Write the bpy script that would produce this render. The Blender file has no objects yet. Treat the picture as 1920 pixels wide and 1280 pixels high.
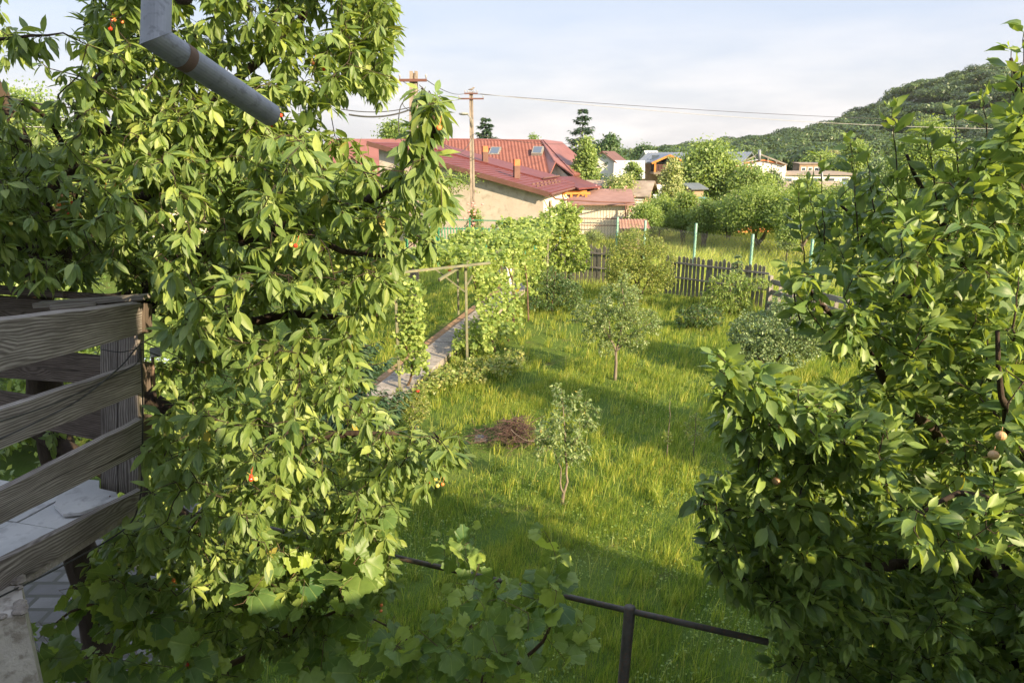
import bpy, math, random
import numpy as np
from mathutils import Vector, Matrix
R = math.radians
SC = bpy.context.scene
COL = SC.collection
random.seed(7)
rng = np.random.default_rng(11)
# ---------------------------------------------------------------- camera
PITCH, FPX, CAMH = R(15.3), 1300.0, 5.0
CP, SP = math.cos(PITCH), math.sin(PITCH)
cd = bpy.data.cameras.new('camera'); cam = bpy.data.objects.new('camera', cd); COL.objects.link(cam)
cam.location = (0, 0, CAMH); cam.rotation_euler = (R(90) - PITCH, 0, 0)
cd.sensor_width = 36; cd.lens = 36 * FPX / 1920; cd.clip_start = .05; cd.clip_end = 6000
SC.camera = cam
# ---------------------------------------------------------------- light
SUN_EL = R(24)
SUN_DIR = Vector((-.72, .69, 0)).normalized() * math.cos(SUN_EL) + Vector((0, 0, -math.sin(SUN_EL)))   # the way the light travels
sd = bpy.data.lights.new('sun', 'SUN'); sd.energy = 5.0; sd.angle = R(.5); sd.color = (1, .79, .50)
so = bpy.data.objects.new('sun', sd); COL.objects.link(so)
so.rotation_euler = SUN_DIR.to_track_quat('-Z', 'Y').to_euler()
W = bpy.data.worlds.new('World'); SC.world = W; W.use_nodes = True
nt = W.node_tree; nt.nodes.clear()
sky = nt.nodes.new('ShaderNodeTexSky'); sky.sky_type = 'NISHITA'; sky.sun_disc = False
sky.sun_elevation = SUN_EL; sky.sun_rotation = math.atan2(-SUN_DIR.x, -SUN_DIR.y)
sky.air_density = 1.0; sky.dust_density = 3.5; sky.ozone_density = 1.5
tc = nt.nodes.new('ShaderNodeTexCoord'); mp = nt.nodes.new('ShaderNodeMapping'); mp.inputs['Scale'].default_value = (1.6, 1.6, 7)
no = nt.nodes.new('ShaderNodeTexNoise'); no.inputs['Scale'].default_value = 3.2; no.inputs['Detail'].default_value = 7; no.inputs['Roughness'].default_value = .55
cr = nt.nodes.new('ShaderNodeValToRGB'); cr.color_ramp.elements[0].position = .38; cr.color_ramp.elements[1].position = .72
sx = nt.nodes.new('ShaderNodeSeparateXYZ'); mr = nt.nodes.new('ShaderNodeMapRange')
mr.inputs[1].default_value = .02; mr.inputs[2].default_value = .20; mr.inputs[3].default_value = .8; mr.inputs[4].default_value = .0
mu = nt.nodes.new('ShaderNodeMath'); mu.operation = 'MULTIPLY'
mx = nt.nodes.new('ShaderNodeMix'); mx.data_type = 'RGBA'; mx.inputs[7].default_value = (6.5, 6.1, 5.9, 1)
# a thin veil of high haze over the whole sky
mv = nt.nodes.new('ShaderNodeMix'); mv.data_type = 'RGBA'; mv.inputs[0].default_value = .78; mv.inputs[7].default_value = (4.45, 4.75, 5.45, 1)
# sky scaled brighter above the view, added to lift the light in shaded places
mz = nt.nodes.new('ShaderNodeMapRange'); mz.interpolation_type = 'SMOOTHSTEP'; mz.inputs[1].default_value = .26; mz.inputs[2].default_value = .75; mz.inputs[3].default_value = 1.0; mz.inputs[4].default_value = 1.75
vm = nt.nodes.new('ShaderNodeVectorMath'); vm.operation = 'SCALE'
bg = nt.nodes.new('ShaderNodeBackground'); bg.inputs[1].default_value = .067; wo = nt.nodes.new('ShaderNodeOutputWorld')
L = nt.links.new
L(tc.outputs['Generated'], mp.inputs[0]); L(mp.outputs[0], no.inputs[0]); L(no.outputs[0], cr.inputs[0])
L(tc.outputs['Generated'], sx.inputs[0]); L(sx.outputs[2], mr.inputs[0]); L(cr.outputs[0], mu.inputs[0]); L(mr.outputs[0], mu.inputs[1])
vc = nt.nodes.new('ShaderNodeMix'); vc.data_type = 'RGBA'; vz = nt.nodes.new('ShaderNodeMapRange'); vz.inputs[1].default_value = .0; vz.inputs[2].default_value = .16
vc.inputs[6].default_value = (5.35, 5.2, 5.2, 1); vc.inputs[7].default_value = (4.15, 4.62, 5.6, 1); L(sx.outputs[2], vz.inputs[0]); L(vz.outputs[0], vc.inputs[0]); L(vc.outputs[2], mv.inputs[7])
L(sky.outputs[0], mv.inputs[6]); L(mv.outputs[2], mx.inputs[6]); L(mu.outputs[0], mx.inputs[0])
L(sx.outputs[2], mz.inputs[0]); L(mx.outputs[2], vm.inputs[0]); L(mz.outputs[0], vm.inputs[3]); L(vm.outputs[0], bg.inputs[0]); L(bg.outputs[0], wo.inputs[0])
SC.view_settings.view_transform = 'Standard'; SC.view_settings.look = 'None'; SC.view_settings.exposure = 1.5; SC.view_settings.gamma = 1
SC.cycles.use_denoising = True
SC.cycles.max_bounces = 8; SC.cycles.diffuse_bounces = 4; SC.cycles.transmission_bounces = 4; SC.cycles.transparent_max_bounces = 8
SC.cycles.sample_clamp_indirect = 6

HAZE = .00009
# ---------------------------------------------------------------- placing
def ray(px, py):
    u, v = (px - 960) / FPX, (py - 640) / FPX
    return Vector((u, CP - v * SP, -(SP + v * CP)))
def at(px, py, Y):
    r = ray(px, py); return Vector((0, 0, CAMH)) + r * (Y / r.y)
def gnd(px, py, z=0.0):
    r = ray(px, py); return Vector((0, 0, CAMH)) + r * ((z - CAMH) / r.z)
def atn(px, py, Y):
    px, py, Y = [np.asarray(a, float) for a in (px, py, Y)]
    u, v = (px - 960) / FPX, (py - 640) / FPX
    f = CP - v * SP
    return np.stack([u * Y / f, Y + 0 * u, CAMH - (SP + v * CP) * Y / f], -1)
# ---------------------------------------------------------------- materials
class N:
    def __init__(s, name):
        m = bpy.data.materials.new(name); m.use_nodes = True; s.m = m; s.t = m.node_tree; s.t.nodes.clear()
        s.out = s.n('OutputMaterial')
    def n(s, typ, **kw):
        x = s.t.nodes.new('ShaderNode' + typ)
        for k, v in kw.items(): setattr(x, k, v)
        return x
    def l(s, a, b): s.t.links.new(a, b)
    def set(s, sock, v):
        if hasattr(v, 'is_output'): s.l(v, sock)
        elif isinstance(v, tuple) and len(v) == 3: sock.default_value = (*v, 1)
        else: sock.default_value = v
    def mix(s, f, a, b, mode='MIX'):
        x = s.n('Mix', data_type='RGBA', blend_type=mode); s.set(x.inputs[0], f); s.set(x.inputs[6], a); s.set(x.inputs[7], b); return x.outputs[2]
    def math(s, op, a, b=0.0, c=0.0):
        x = s.n('Math', operation=op)
        s.set(x.inputs[0], a); s.set(x.inputs[1], b); s.set(x.inputs[2], c); return x.outputs[0]
    def noise(s, vec, scale, detail=4, rough=.5, dist=0):
        x = s.n('TexNoise'); s.set(x.inputs['Scale'], scale); s.set(x.inputs['Detail'], detail); s.set(x.inputs['Roughness'], rough)
        s.set(x.inputs['Distortion'], dist)
        if vec is not None: s.l(vec, x.inputs[0])
        return x.outputs[0]
    def ramp(s, f, *st):
        x = s.n('ValToRGB'); s.l(f, x.inputs[0]); e = x.color_ramp.elements
        while len(e) < len(st): e.new(.5)
        for q, (p, c) in zip(e, st): q.position = p; q.color = (*c, 1) if isinstance(c, tuple) else (c, c, c, 1)
        return x.outputs[0]
    def mapv(s, vec, scale):
        x = s.n('Mapping'); s.l(vec, x.inputs[0]); x.inputs['Scale'].default_value = scale; return x.outputs[0]
    def obj(s): return s.n('TexCoord').outputs['Object']
    def uv(s): return s.n('TexCoord').outputs['UV']
    def bump(s, h, strength=.3, dist=.02):
        x = s.n('Bump'); x.inputs['Strength'].default_value = strength; x.inputs['Distance'].default_value = dist; s.l(h, x.inputs['Height']); return x.outputs[0]
    def bsdf(s, col, rough=.6, spec=.4, metal=0.0, normal=None):
        x = s.n('BsdfPrincipled'); s.set(x.inputs['Base Color'], col); s.set(x.inputs['Roughness'], rough)
        s.set(x.inputs['Specular IOR Level'], spec); s.set(x.inputs['Metallic'], metal)
        if normal is not None: s.l(normal, x.inputs['Normal'])
        return x.outputs[0]
    def done(s, sh): s.l(sh, s.out.inputs[0]); return s.m

def leafmat(name, c0, c1, c2, trans=.45, tcol=None, rough=.42, vein=.5, under=.5, spec=.4):
    g_ = lambda c, k=1.0: tuple(min(.8, v * 1.6 + .008) for v in c)
    c0, c1, c2 = g_(c0), g_(c1), g_(c2)
    n = N(name)
    a = n.n('Attribute', attribute_name='rnd').outputs['Fac']
    col = n.ramp(a, (0, c0), (.5, c1), (.96, c2), (.985, (.42, .34, .07)))
    uv = n.uv(); s = n.n('SeparateXYZ'); n.l(uv, s.inputs[0])
    au = n.math('ABSOLUTE', s.outputs[0])
    nrm = None
    if vein > 0:
        mid = n.math('LESS_THAN', au, .045)
        ph = n.math('MULTIPLY', n.math('SUBTRACT', s.outputs[1], n.math('MULTIPLY', au, .45)), 62.0)
        rib = n.math('POWER', n.math('ABSOLUTE', n.math('SINE', ph)), .5)
        col = n.mix(n.math('MULTIPLY', mid, .45 * vein), col, (.30, .36, .12))
        col = n.mix(n.math('MULTIPLY', n.math('SUBTRACT', 1.0, rib), .35 * vein), col, (.16, .24, .06))
        nrm = n.bump(rib, .35 * vein, .004)
    if vein < 0:      # palmate veins from the stalk
        th = n.math('ARCTAN2', s.outputs[0], n.math('ADD', s.outputs[1], .02))
        rib = n.math('ABSOLUTE', n.math('SINE', n.math('MULTIPLY', th, 4.6)))
        col = n.mix(n.math('MULTIPLY', n.math('LESS_THAN', rib, .11), .6), col, (.30, .38, .12))
        nrm = n.bump(n.math('POWER', rib, .4), .5, .006)
    mot = n.noise(n.obj(), 38, 3, .6)
    col = n.mix(n.ramp(mot, (.35, .35), (.6, 0.0)), col, n.mix(1.0, col, (.55, .62, .6), 'MULTIPLY'))
    col = n.mix(n.ramp(mot, (.72, 0.0), (.78, .28)), col, (.20, .19, .06))
    bf = n.n('NewGeometry').outputs['Backfacing']
    colu = n.mix(.5, col, (.17, .22, .11))
    colf = n.mix(n.math('MULTIPLY', bf, under), col, colu)
    p = n.bsdf(colf, rough, spec, 0.0, nrm)
    tr = n.n('BsdfTranslucent')
    tcol = tcol or (.42, .50, .04)
    n.l(n.mix(.55, n.mix(1.0, col, (2.0, 2.0, 1.2), 'MULTIPLY'), tcol), tr.inputs[0])
    ms = n.n('MixShader'); ms.inputs[0].default_value = trans; n.l(p, ms.inputs[1]); n.l(tr.outputs[0], ms.inputs[2])
    return n.done(ms.outputs[0])

def noisy(name, c0, c1, scale=3, rough=.8, spec=.25, bump=.3, bscale=40, bdist=.01, metal=0.0, sc=(1, 1, 1), c2=None, coords='obj'):
    n = N(name); v = n.obj() if coords == 'obj' else n.uv()
    v = n.mapv(v, sc)
    f = n.noise(v, scale, 6, .6)
    col = n.ramp(f, (.32, c0), (.68, c1))
    if c2 is not None: col = n.mix(n.ramp(n.noise(v, scale * 4.3, 3, .6), (.52, 0.0), (.66, 1.0)), col, c2)
    nr = n.bump(n.noise(v, bscale, 4, .6), bump, bdist) if bump else None
    return n.done(n.bsdf(col, rough, spec, metal, nr))

def woodmat(name, dark, mid, light, knots=True):
    n = N(name); uv = n.uv()
    info = n.n('ObjectInfo').outputs['Random']
    cmb = n.n('CombineXYZ'); n.l(n.math('MULTIPLY', info, 37.0), cmb.inputs[0]); n.l(n.math('MULTIPLY', info, 11.0), cmb.inputs[1])
    ad = n.n('VectorMath', operation='ADD'); n.l(uv, ad.inputs[0]); n.l(cmb.outputs[0], ad.inputs[1]); v = ad.outputs[0]
    wob = n.noise(n.mapv(v, (2.2, 9, 1)), 1.0, 3, .5)
    # knots pull the grain round them
    vo = n.n('TexVoronoi'); n.l(n.mapv(v, (2.1, 7.5, 1)), vo.inputs[0]); vo.inputs['Scale'].default_value = 1.0; vo.inputs['Randomness'].default_value = .9
    kd = vo.outputs['Distance']
    kk = n.ramp(kd, (0, 1.0), (.34, 0.0)) if knots else None
    s = n.n('SeparateXYZ'); n.l(v, s.inputs[0])
    y = n.math('ADD', n.math('MULTIPLY', s.outputs[1], 520.0), n.math('MULTIPLY', wob, 34.0))
    if knots: y = n.math('ADD', y, n.math('MULTIPLY', kk, 26.0))
    g = n.math('ADD', n.math('MULTIPLY', n.math('SINE', y), .5), .5)
    fine = n.noise(n.mapv(v, (5, 130, 1)), 1.0, 5, .65)
    gg = n.math('ADD', n.math('MULTIPLY', g, .34), n.math('MULTIPLY', fine, .78))
    col = n.ramp(gg, (.2, dark), (.5, mid), (.82, light))
    crack = n.ramp(n.noise(n.mapv(v, (1.1, 48, 1)), 1.0, 3, .55), (.63, 0.0), (.67, 1.0)); col = n.mix(n.math('MULTIPLY', crack, .85), col, tuple(c * .3 for c in dark))
    patch = n.ramp(n.noise(n.mapv(v, (1.5, 4, 1)), 1.0, 5, .7), (.40, 0.0), (.68, .75))
    col = n.mix(patch, col, dark)
    if knots: col = n.mix(n.ramp(kd, (.0, .75), (.11, 0.0)), col, tuple(c * .45 for c in dark))
    return n.done(n.bsdf(col, .82, .2, 0.0, n.bump(gg, .6, .002)))

M = {}
M['cherry_leaf'] = leafmat('cherry_leaf', (.034, .074, .018), (.092, .142, .030), (.21, .255, .055), .34, rough=.42, vein=.75, spec=.6)
M['apple_leaf'] = leafmat('apple_leaf', (.022, .056, .020), (.050, .098, .026), (.15, .21, .05), .34, rough=.40, vein=.45, under=.8)
M['grape_leaf'] = leafmat('grape_leaf', (.030, .075, .026), (.075, .130, .034), (.20, .26, .05), .42, rough=.45, vein=-1)
M['vine_leaf'] = leafmat('vine_leaf', (.055, .10, .022), (.12, .175, .038), (.24, .29, .08), .42, rough=.5, vein=0)
M['plum_leaf'] = leafmat('plum_leaf', (.06, .10, .04), (.115, .165, .07), (.24, .28, .13), .38, vein=0)
M['silver_leaf'] = leafmat('silver_leaf', (.050, .085, .038), (.10, .15, .065), (.20, .25, .12), .3, (.30, .38, .12), vein=0)
M['bush_leaf'] = leafmat('bush_leaf', (.045, .08, .018), (.115, .155, .035), (.25, .24, .08), .40, vein=0)
M['mid_leaf'] = leafmat('mid_leaf', (.050, .095, .018), (.11, .160, .034), (.19, .235, .06), .42, vein=0)
M['bright_leaf'] = leafmat('bright_leaf', (.055, .10, .024), (.115, .165, .04), (.20, .25, .07), .38, vein=0)
M['cream_leaf'] = leafmat('cream_leaf', (.07, .11, .03), (.17, .20, .07), (.36, .34, .17), .35, vein=0)
M['dark_leaf'] = leafmat('dark_leaf', (.016, .04, .014), (.032, .068, .02), (.07, .11, .03), .32, (.25, .33, .05), vein=0)
M['needle'] = leafmat('needle', (.012, .034, .018), (.022, .052, .024), (.045, .085, .035), .12, (.10, .18, .05), vein=0, rough=.5)
M['forest'] = leafmat('forest', (.010, .026, .007), (.030, .058, .013), (.066, .10, .024), .22, (.22, .30, .06), vein=0)
M['forest_pale'] = leafmat('forest_pale', (.09, .09, .04), (.14, .14, .07), (.2, .2, .11), .3, vein=0)
M['grass'] = leafmat('grass', (.045, .088, .012), (.125, .160, .020), (.32, .30, .06), .42, (.28, .44, .035), vein=0, rough=.5, under=0)
M['dry_grass'] = leafmat('dry_grass', (.13, .19, .03), (.22, .27, .05), (.36, .34, .11), .42, (.55, .52, .12), vein=0, under=0)
M['bark'] = noisy('bark', (.026, .019, .015), (.075, .056, .044), 5, .9, .15, .9, 22, .02, sc=(1, 1, .4))
M['bark_pale'] = noisy('bark_pale', (.11, .09, .07), (.25, .21, .17), 6, .9, .15, .6, 30, .01, sc=(1, 1, .4))
M['twig'] = noisy('twig', (.07, .045, .03), (.16, .11, .075), 12, .85, .2, .2, 60)
M['wood'] = woodmat('weathered_wood', (.075, .064, .058), (.215, .19, .175), (.47, .435, .41))
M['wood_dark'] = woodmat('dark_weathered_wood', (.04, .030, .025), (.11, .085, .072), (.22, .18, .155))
M['fence_wood'] = woodmat('fence_wood', (.075, .072, .058), (.16, .15, .12), (.28, .265, .21), False)
M['grey_wood'] = woodmat('grey_wood', (.10, .09, .08), (.22, .20, .18), (.38, .36, .33), False)
M['orange_wood'] = woodmat('orange_wood', (.35, .13, .03), (.52, .21, .05), (.66, .30, .09), False)
M['plaster'] = noisy('plaster', (.40, .37, .34), (.58, .55, .52), 4, .9, .15, .5, 60, .01, c2=(.30, .27, .24))
M['render_beige'] = noisy('render_beige', (.38, .335, .295), (.47, .425, .38), .7, .95, .1, .4, 25, .02, c2=(.34, .30, .26))
M['cream_wall'] = noisy('cream_wall', (.62, .55, .46), (.72, .66, .57), .8, .9, .15, .2, 20)
M['white_wall'] = noisy('white_wall', (.66, .64, .60), (.78, .76, .72), .8, .9, .15, .2, 20)
M['brown_wall'] = noisy('brown_wall', (.22, .16, .11), (.32, .24, .17), 2, .9, .15, .3, 20)
M['galv'] = noisy('galvanised_metal', (.20, .215, .24), (.27, .285, .31), 14, .5, .4, .2, 120, .001, metal=.2, c2=(.17, .18, .20))
M['rust'] = noisy('rust', (.12, .080, .058), (.19, .135, .105), 9, .85, .2, .3, 60, .002)
M['pipe_dark'] = noisy('dark_painted_pipe', (.045, .042, .038), (.10, .09, .08), 12, .6, .35, .5, 90, .002, c2=(.11, .065, .045))
M['marble'] = noisy('marble_tile', (.40, .41, .43), (.60, .60, .61), 2.5, .45, .4, .1, 30, .002, c2=(.36, .36, .38))
M['mortar'] = noisy('mortar', (.20, .175, .155), (.38, .35, .32), 8, .95, .1, .9, 40, .02)
M['concrete'] = noisy('concrete_slab', (.20, .18, .165), (.34, .31, .285), 2.2, .9, .15, .6, 30, .01, c2=(.15, .14, .125))
M['paving'] = noisy('paving', (.06, .058, .058), (.12, .118, .12), 2, .9, .15, .5, 30, .01)
M['post_conc'] = noisy('concrete_post', (.21, .175, .145), (.33, .28, .235), 3, .95, .1, .6, 30, .01, sc=(1, 1, .3), c2=(.15, .12, .10))
M['green_metal'] = noisy('green_painted_metal', (.03, .16, .09), (.06, .24, .14), 5, .5, .4, .1, 30)
M['olive_metal'] = noisy('olive_painted_metal', (.10, .11, .07), (.18, .185, .12), 6, .5, .4, .2, 40, c2=(.16, .12, .07))
M['teal_post'] = noisy('turquoise_painted_concrete', (.13, .31, .25), (.24, .42, .36), 6, .7, .25, .4, 40, c2=(.40, .52, .42))
M['wire'] = noisy('cable', (.03, .03, .03), (.06, .06, .06), 5, .6, .3, 0)
M['wire_light'] = noisy('aluminium_wire', (.25, .25, .25), (.35, .35, .35), 5, .5, .4, 0)
M['chainlink'] = noisy('chain_link_wire', (.12, .13, .12), (.2, .21, .2), 5, .6, .3, 0)
M['roof_red'] = noisy('red_sheet_roof', (.115, .032, .030), (.155, .045, .042), .8, .55, .3, .1, 20)
M['roof_tile'] = noisy('red_tile_roof', (.165, .066, .056), (.225, .094, .080), 1.2, .5, .35, .1, 20)
M['roof_brown'] = noisy('brown_roof', (.10, .05, .04), (.15, .075, .06), 1, .6, .3, .1, 20)
M['roof_faded'] = noisy('faded_red_roof', (.21, .12, .10), (.29, .175, .15), 1.5, .8, .2, .2, 20)
M['roof_grey'] = noisy('grey_metal_roof', (.10, .12, .15), (.15, .17, .20), 1, .35, .5, .1, 20)
M['roof_light'] = noisy('pale_sheet_roof', (.42, .42, .41), (.56, .56, .55), 1, .5, .4, .2, 20)
M['roof_shed'] = noisy('weathered_fibre_roof', (.20, .16, .13), (.32, .27, .22), 2, .9, .15, .3, 20)
M['chim'] = noisy('orange_brick', (.45, .14, .06), (.62, .22, .10), 3, .85, .2, .3, 30)
M['brown_metal'] = noisy('brown_metal', (.10, .045, .035), (.15, .07, .055), 3, .5, .4, 0)
M['glass'] = N('window_glass').m
_n = N('window_pane'); M['glass'] = _n.done(_n.bsdf((.06, .08, .11), .08, .8))
M['white_paint'] = noisy('white_paint', (.65, .65, .63), (.78, .78, .76), 3, .6, .3, 0)
M['blue_sheet'] = noisy('pale_blue_sheet', (.35, .45, .58), (.55, .62, .72), 3, .4, .5, .3, 10)
M['poly'] = noisy('milky_film', (.48, .56, .56), (.62, .68, .68), 2, .3, .5, .3, 12)
M['sack'] = noisy('white_sack', (.50, .48, .46), (.70, .68, .66), 6, .8, .2, .6, 18, .03)
M['stone'] = noisy('grey_stone', (.12, .12, .12), (.20, .20, .195), 5, .9, .2, .6, 30)
M['brush'] = noisy('dead_twigs', (.045, .028, .026), (.13, .085, .075), 8, .9, .1, .2, 50)
M['cherry_fruit'] = leafmat('cherry_fruit', (.55, .05, .02), (.72, .32, .08), (.55, .50, .12), .1, (.8, .3, .1), rough=.25, vein=0, under=0)
M['apple_fruit'] = noisy('apple_fruit', (.42, .16, .12), (.50, .36, .18), 4, .4, .4, 0)
M['petal'] = noisy('red_petal', (.50, .01, .02), (.65, .03, .04), 6, .6, .2, 0)
M['petal_pink'] = noisy('pink_petal', (.60, .22, .20), (.75, .36, .32), 6, .6, .2, 0)
M['bird'] = noisy('feathers', (.14, .12, .10), (.28, .25, .22), 30, .8, .2, 0)
M['lamp_grey'] = noisy('grey_lamp_metal', (.20, .21, .20), (.30, .31, .30), 8, .5, .4, 0)
M['ceramic'] = noisy('insulator_ceramic', (.28, .26, .24), (.40, .38, .36), 8, .3, .5, 0)
n = N('paving_slabs'); v = n.obj(); bk = n.n('TexBrick'); n.l(v, bk.inputs[0]); bk.inputs['Scale'].default_value = 1.0; bk.offset = .37; bk.inputs['Mortar Size'].default_value = .03; bk.inputs['Color1'].default_value = (.09, .088, .088, 1); bk.inputs['Color2'].default_value = (.14, .137, .135, 1); bk.inputs['Mortar'].default_value = (.06, .06, .052, 1)
M['paving'] = n.done(n.bsdf(n.mix(n.ramp(n.noise(v, 3, 5, .7), (.4, 0.0), (.7, .6)), bk.outputs[0], (.07, .07, .06)), .9, .15, 0.0, n.bump(bk.outputs[1], .6, -.01)))
# the ground: soil and short sward under the blades
n = N('meadow_ground'); v = n.obj()
c = n.ramp(n.noise(v, .35, 6, .6), (.3, (.045, .085, .016)), (.55, (.085, .13, .024)), (.75, (.13, .15, .035)))
c = n.mix(n.ramp(n.noise(v, 1.7, 5, .7), (.56, 0.0), (.72, .7)), c, (.13, .10, .05))
M['ground'] = n.done(n.bsdf(c, .95, .1, 0.0, n.bump(n.noise(v, 14, 5, .7), .8, .06)))
n = N('hill_ground'); v = n.obj()
c = n.ramp(n.noise(v, .02, 6, .6), (.3, (.03, .055, .018)), (.7, (.06, .09, .03)))
M['hill'] = n.done(n.bsdf(c, .95, .1))
n = N('far_fields'); v = n.obj()
c = n.ramp(n.noise(v, .012, 4, .6), (.35, (.08, .13, .05)), (.5, (.16, .20, .08)), (.65, (.12, .16, .07)))
M['field'] = n.done(n.bsdf(c, .95, .1))

# ---------------------------------------------------------------- mesh helpers
def tag(o, label=None, cat=None, group=None, kind=None):
    for k, v in (('label', label), ('category', cat), ('group', group), ('kind', kind)):
        if v: o[k] = v
    return o
def empty(name, loc, label=None, cat=None, group=None, rz=0):
    o = bpy.data.objects.new(name, None); COL.objects.link(o); o.location = loc; o.rotation_euler.z = rz; o.empty_display_size = .2
    return tag(o, label, cat, group)
class MB:
    def __init__(s, origin=(0, 0, 0)): s.v = []; s.f = []; s.uv = []; s.mi = []; s.cur = 0; s.o = Vector(origin)
    def face(s, pts, uvs=None):
        b = len(s.v); s.v += [tuple(Vector(p) - s.o) for p in pts]; s.f.append(tuple(range(b, b + len(pts)))); s.mi.append(s.cur)
        if uvs is None:
            P = [Vector(p) for p in pts]; e = P[1] - P[0]; g = P[-1] - P[0]
            if g.length > e.length: e, g = g, e
            if e.length < 1e-9: e = Vector((1, 0, 0))
            e = e.normalized(); nn = e.cross(g)
            w = nn.cross(e); w = w.normalized() if w.length > 1e-9 else Vector((0, 0, 1))
            uvs = [((p - P[0]).dot(e), (p - P[0]).dot(w)) for p in P]
        s.uv += uvs
    def hexa(s, a, b):            # a, b: two matching quads (a's loop CCW from outside)
        s.face(a); s.face(b[::-1])
        k = len(a)
        for i in range(k): s.face([a[(i + 1) % k], a[i], b[i], b[(i + 1) % k]])
        return s
    def slab(s, quad, t, nrm=None):
        q = [Vector(p) for p in quad]
        if nrm is None: nrm = (q[1] - q[0]).cross(q[-1] - q[0]).normalized()
        return s.hexa(q, [p - Vector(nrm) * t for p in q])
    def box(s, c, d, rz=0, tilt=None):
        c = Vector(c); x, y, z = d[0] / 2, d[1] / 2, d[2] / 2
        m = Matrix.Rotation(rz, 3, 'Z')
        if tilt is not None: m = m @ tilt
        P = lambda a, b, e: c + m @ Vector((a * x, b * y, e * z))
        return s.hexa([P(-1, -1, 1), P(1, -1, 1), P(1, 1, 1), P(-1, 1, 1)], [P(-1, -1, -1), P(1, -1, -1), P(1, 1, -1), P(-1, 1, -1)])
    def bar(s, a, b, w, h, up=(0, 0, 1)):
        a, b = Vector(a), Vector(b); d = (b - a).normalized(); up = Vector(up)
        sd_ = d.cross(up); sd_ = sd_.normalized() if sd_.length > 1e-6 else Vector((1, 0, 0)); u = sd_.cross(d)
        q = lambda p: [p - sd_ * w / 2 - u * h / 2, p + sd_ * w / 2 - u * h / 2, p + sd_ * w / 2 + u * h / 2, p - sd_ * w / 2 + u * h / 2]
        return s.hexa(q(a), q(b))
    def tube(s, pts, rad, k=6, caps=True):
        P = [Vector(p) for p in pts]
        if not hasattr(rad, '__len__'): rad = [rad] * len(P)
        rings = []; ref = None; acc = 0
        for i, p in enumerate(P):
            d = (P[min(i + 1, len(P) - 1)] - P[max(i - 1, 0)])
            d = d.normalized() if d.length > 1e-9 else Vector((0, 0, 1))
            if ref is None: ref = d.orthogonal().normalized()
            ref = ref - d * ref.dot(d); ref = ref.normalized() if ref.length > 1e-6 else d.orthogonal().normalized()
            bi = d.cross(ref)
            rings.append([p + (ref * math.cos(t) + bi * math.sin(t)) * rad[i] for t in [2 * math.pi * j / k for j in range(k)]])
        b = len(s.v)
        for r_ in rings: s.v += [tuple(q - s.o) for q in r_]
        for i in range(len(P) - 1):
            ln = (P[i + 1] - P[i]).length
            for j in range(k):
                j2 = (j + 1) % k
                s.f.append((b + i * k + j, b + i * k + j2, b + (i + 1) * k + j2, b + (i + 1) * k + j)); s.mi.append(s.cur)
                c_ = 6.283 * rad[i]
                s.uv += [(acc, c_ * j / k), (acc, c_ * (j + 1) / k), (acc + ln, c_ * (j + 1) / k), (acc + ln, c_ * j / k)]
            acc += ln
        if caps:
            s.f.append(tuple(range(b, b + k))[::-1]); s.uv += [(0, 0)] * k; s.mi.append(s.cur)
            e = b + (len(P) - 1) * k; s.f.append(tuple(range(e, e + k))); s.uv += [(0, 0)] * k; s.mi.append(s.cur)
        return s
    def ball(s, c, r, k=8, h=6, sq=(1, 1, 1)):
        c = Vector(c); g = []
        for i in range(h + 1):
            t = math.pi * i / h
            g.append([c + Vector((r * sq[0] * math.sin(t) * math.cos(2 * math.pi * j / k), r * sq[1] * math.sin(t) * math.sin(2 * math.pi * j / k), r * sq[2] * math.cos(t))) for j in range(k)])
        for i in range(h):
            for j in range(k):
                j2 = (j + 1) % k
                q = [g[i][j], g[i + 1][j], g[i + 1][j2], g[i][j2]]
                if i == 0: q = [g[0][0], g[1][j], g[1][j2]]
                if i == h - 1: q = [g[i][j], g[h][0], g[i][j2]]
                s.face(q, [(0, 0)] * len(q))
        return s
    def build(s, name, mat, parent=None, smooth=False, bevel=0):
        me = bpy.data.meshes.new(name); me.from_pydata(s.v, [], s.f)
        uvl = me.uv_layers.new(name='UVMap'); uvl.data.foreach_set('uv', np.array(s.uv, dtype=np.float32).ravel())
        mats = mat if isinstance(mat, (list, tuple)) else [mat]
        for m_ in mats: me.materials.append(m_)
        if len(mats) > 1: me.polygons.foreach_set('material_index', s.mi)
        if smooth: me.polygons.foreach_set('use_smooth', [True] * len(me.polygons))
        me.update()
        o = bpy.data.objects.new(name, me); COL.objects.link(o); o.location = s.o
        if parent: 
            o.parent = parent; o.location = s.o - (parent.location if not parent.parent else parent.location + parent.parent.location)
            if parent.rotation_euler.z: 
                o.location = Matrix.Rotation(-parent.rotation_euler.z, 3, 'Z') @ o.location; o.rotation_euler.z = -parent.rotation_euler.z
        if bevel:
            bm_ = o.modifiers.new('bevel', 'BEVEL'); bm_.width = bevel; bm_.segments = 2
        return o
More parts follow.
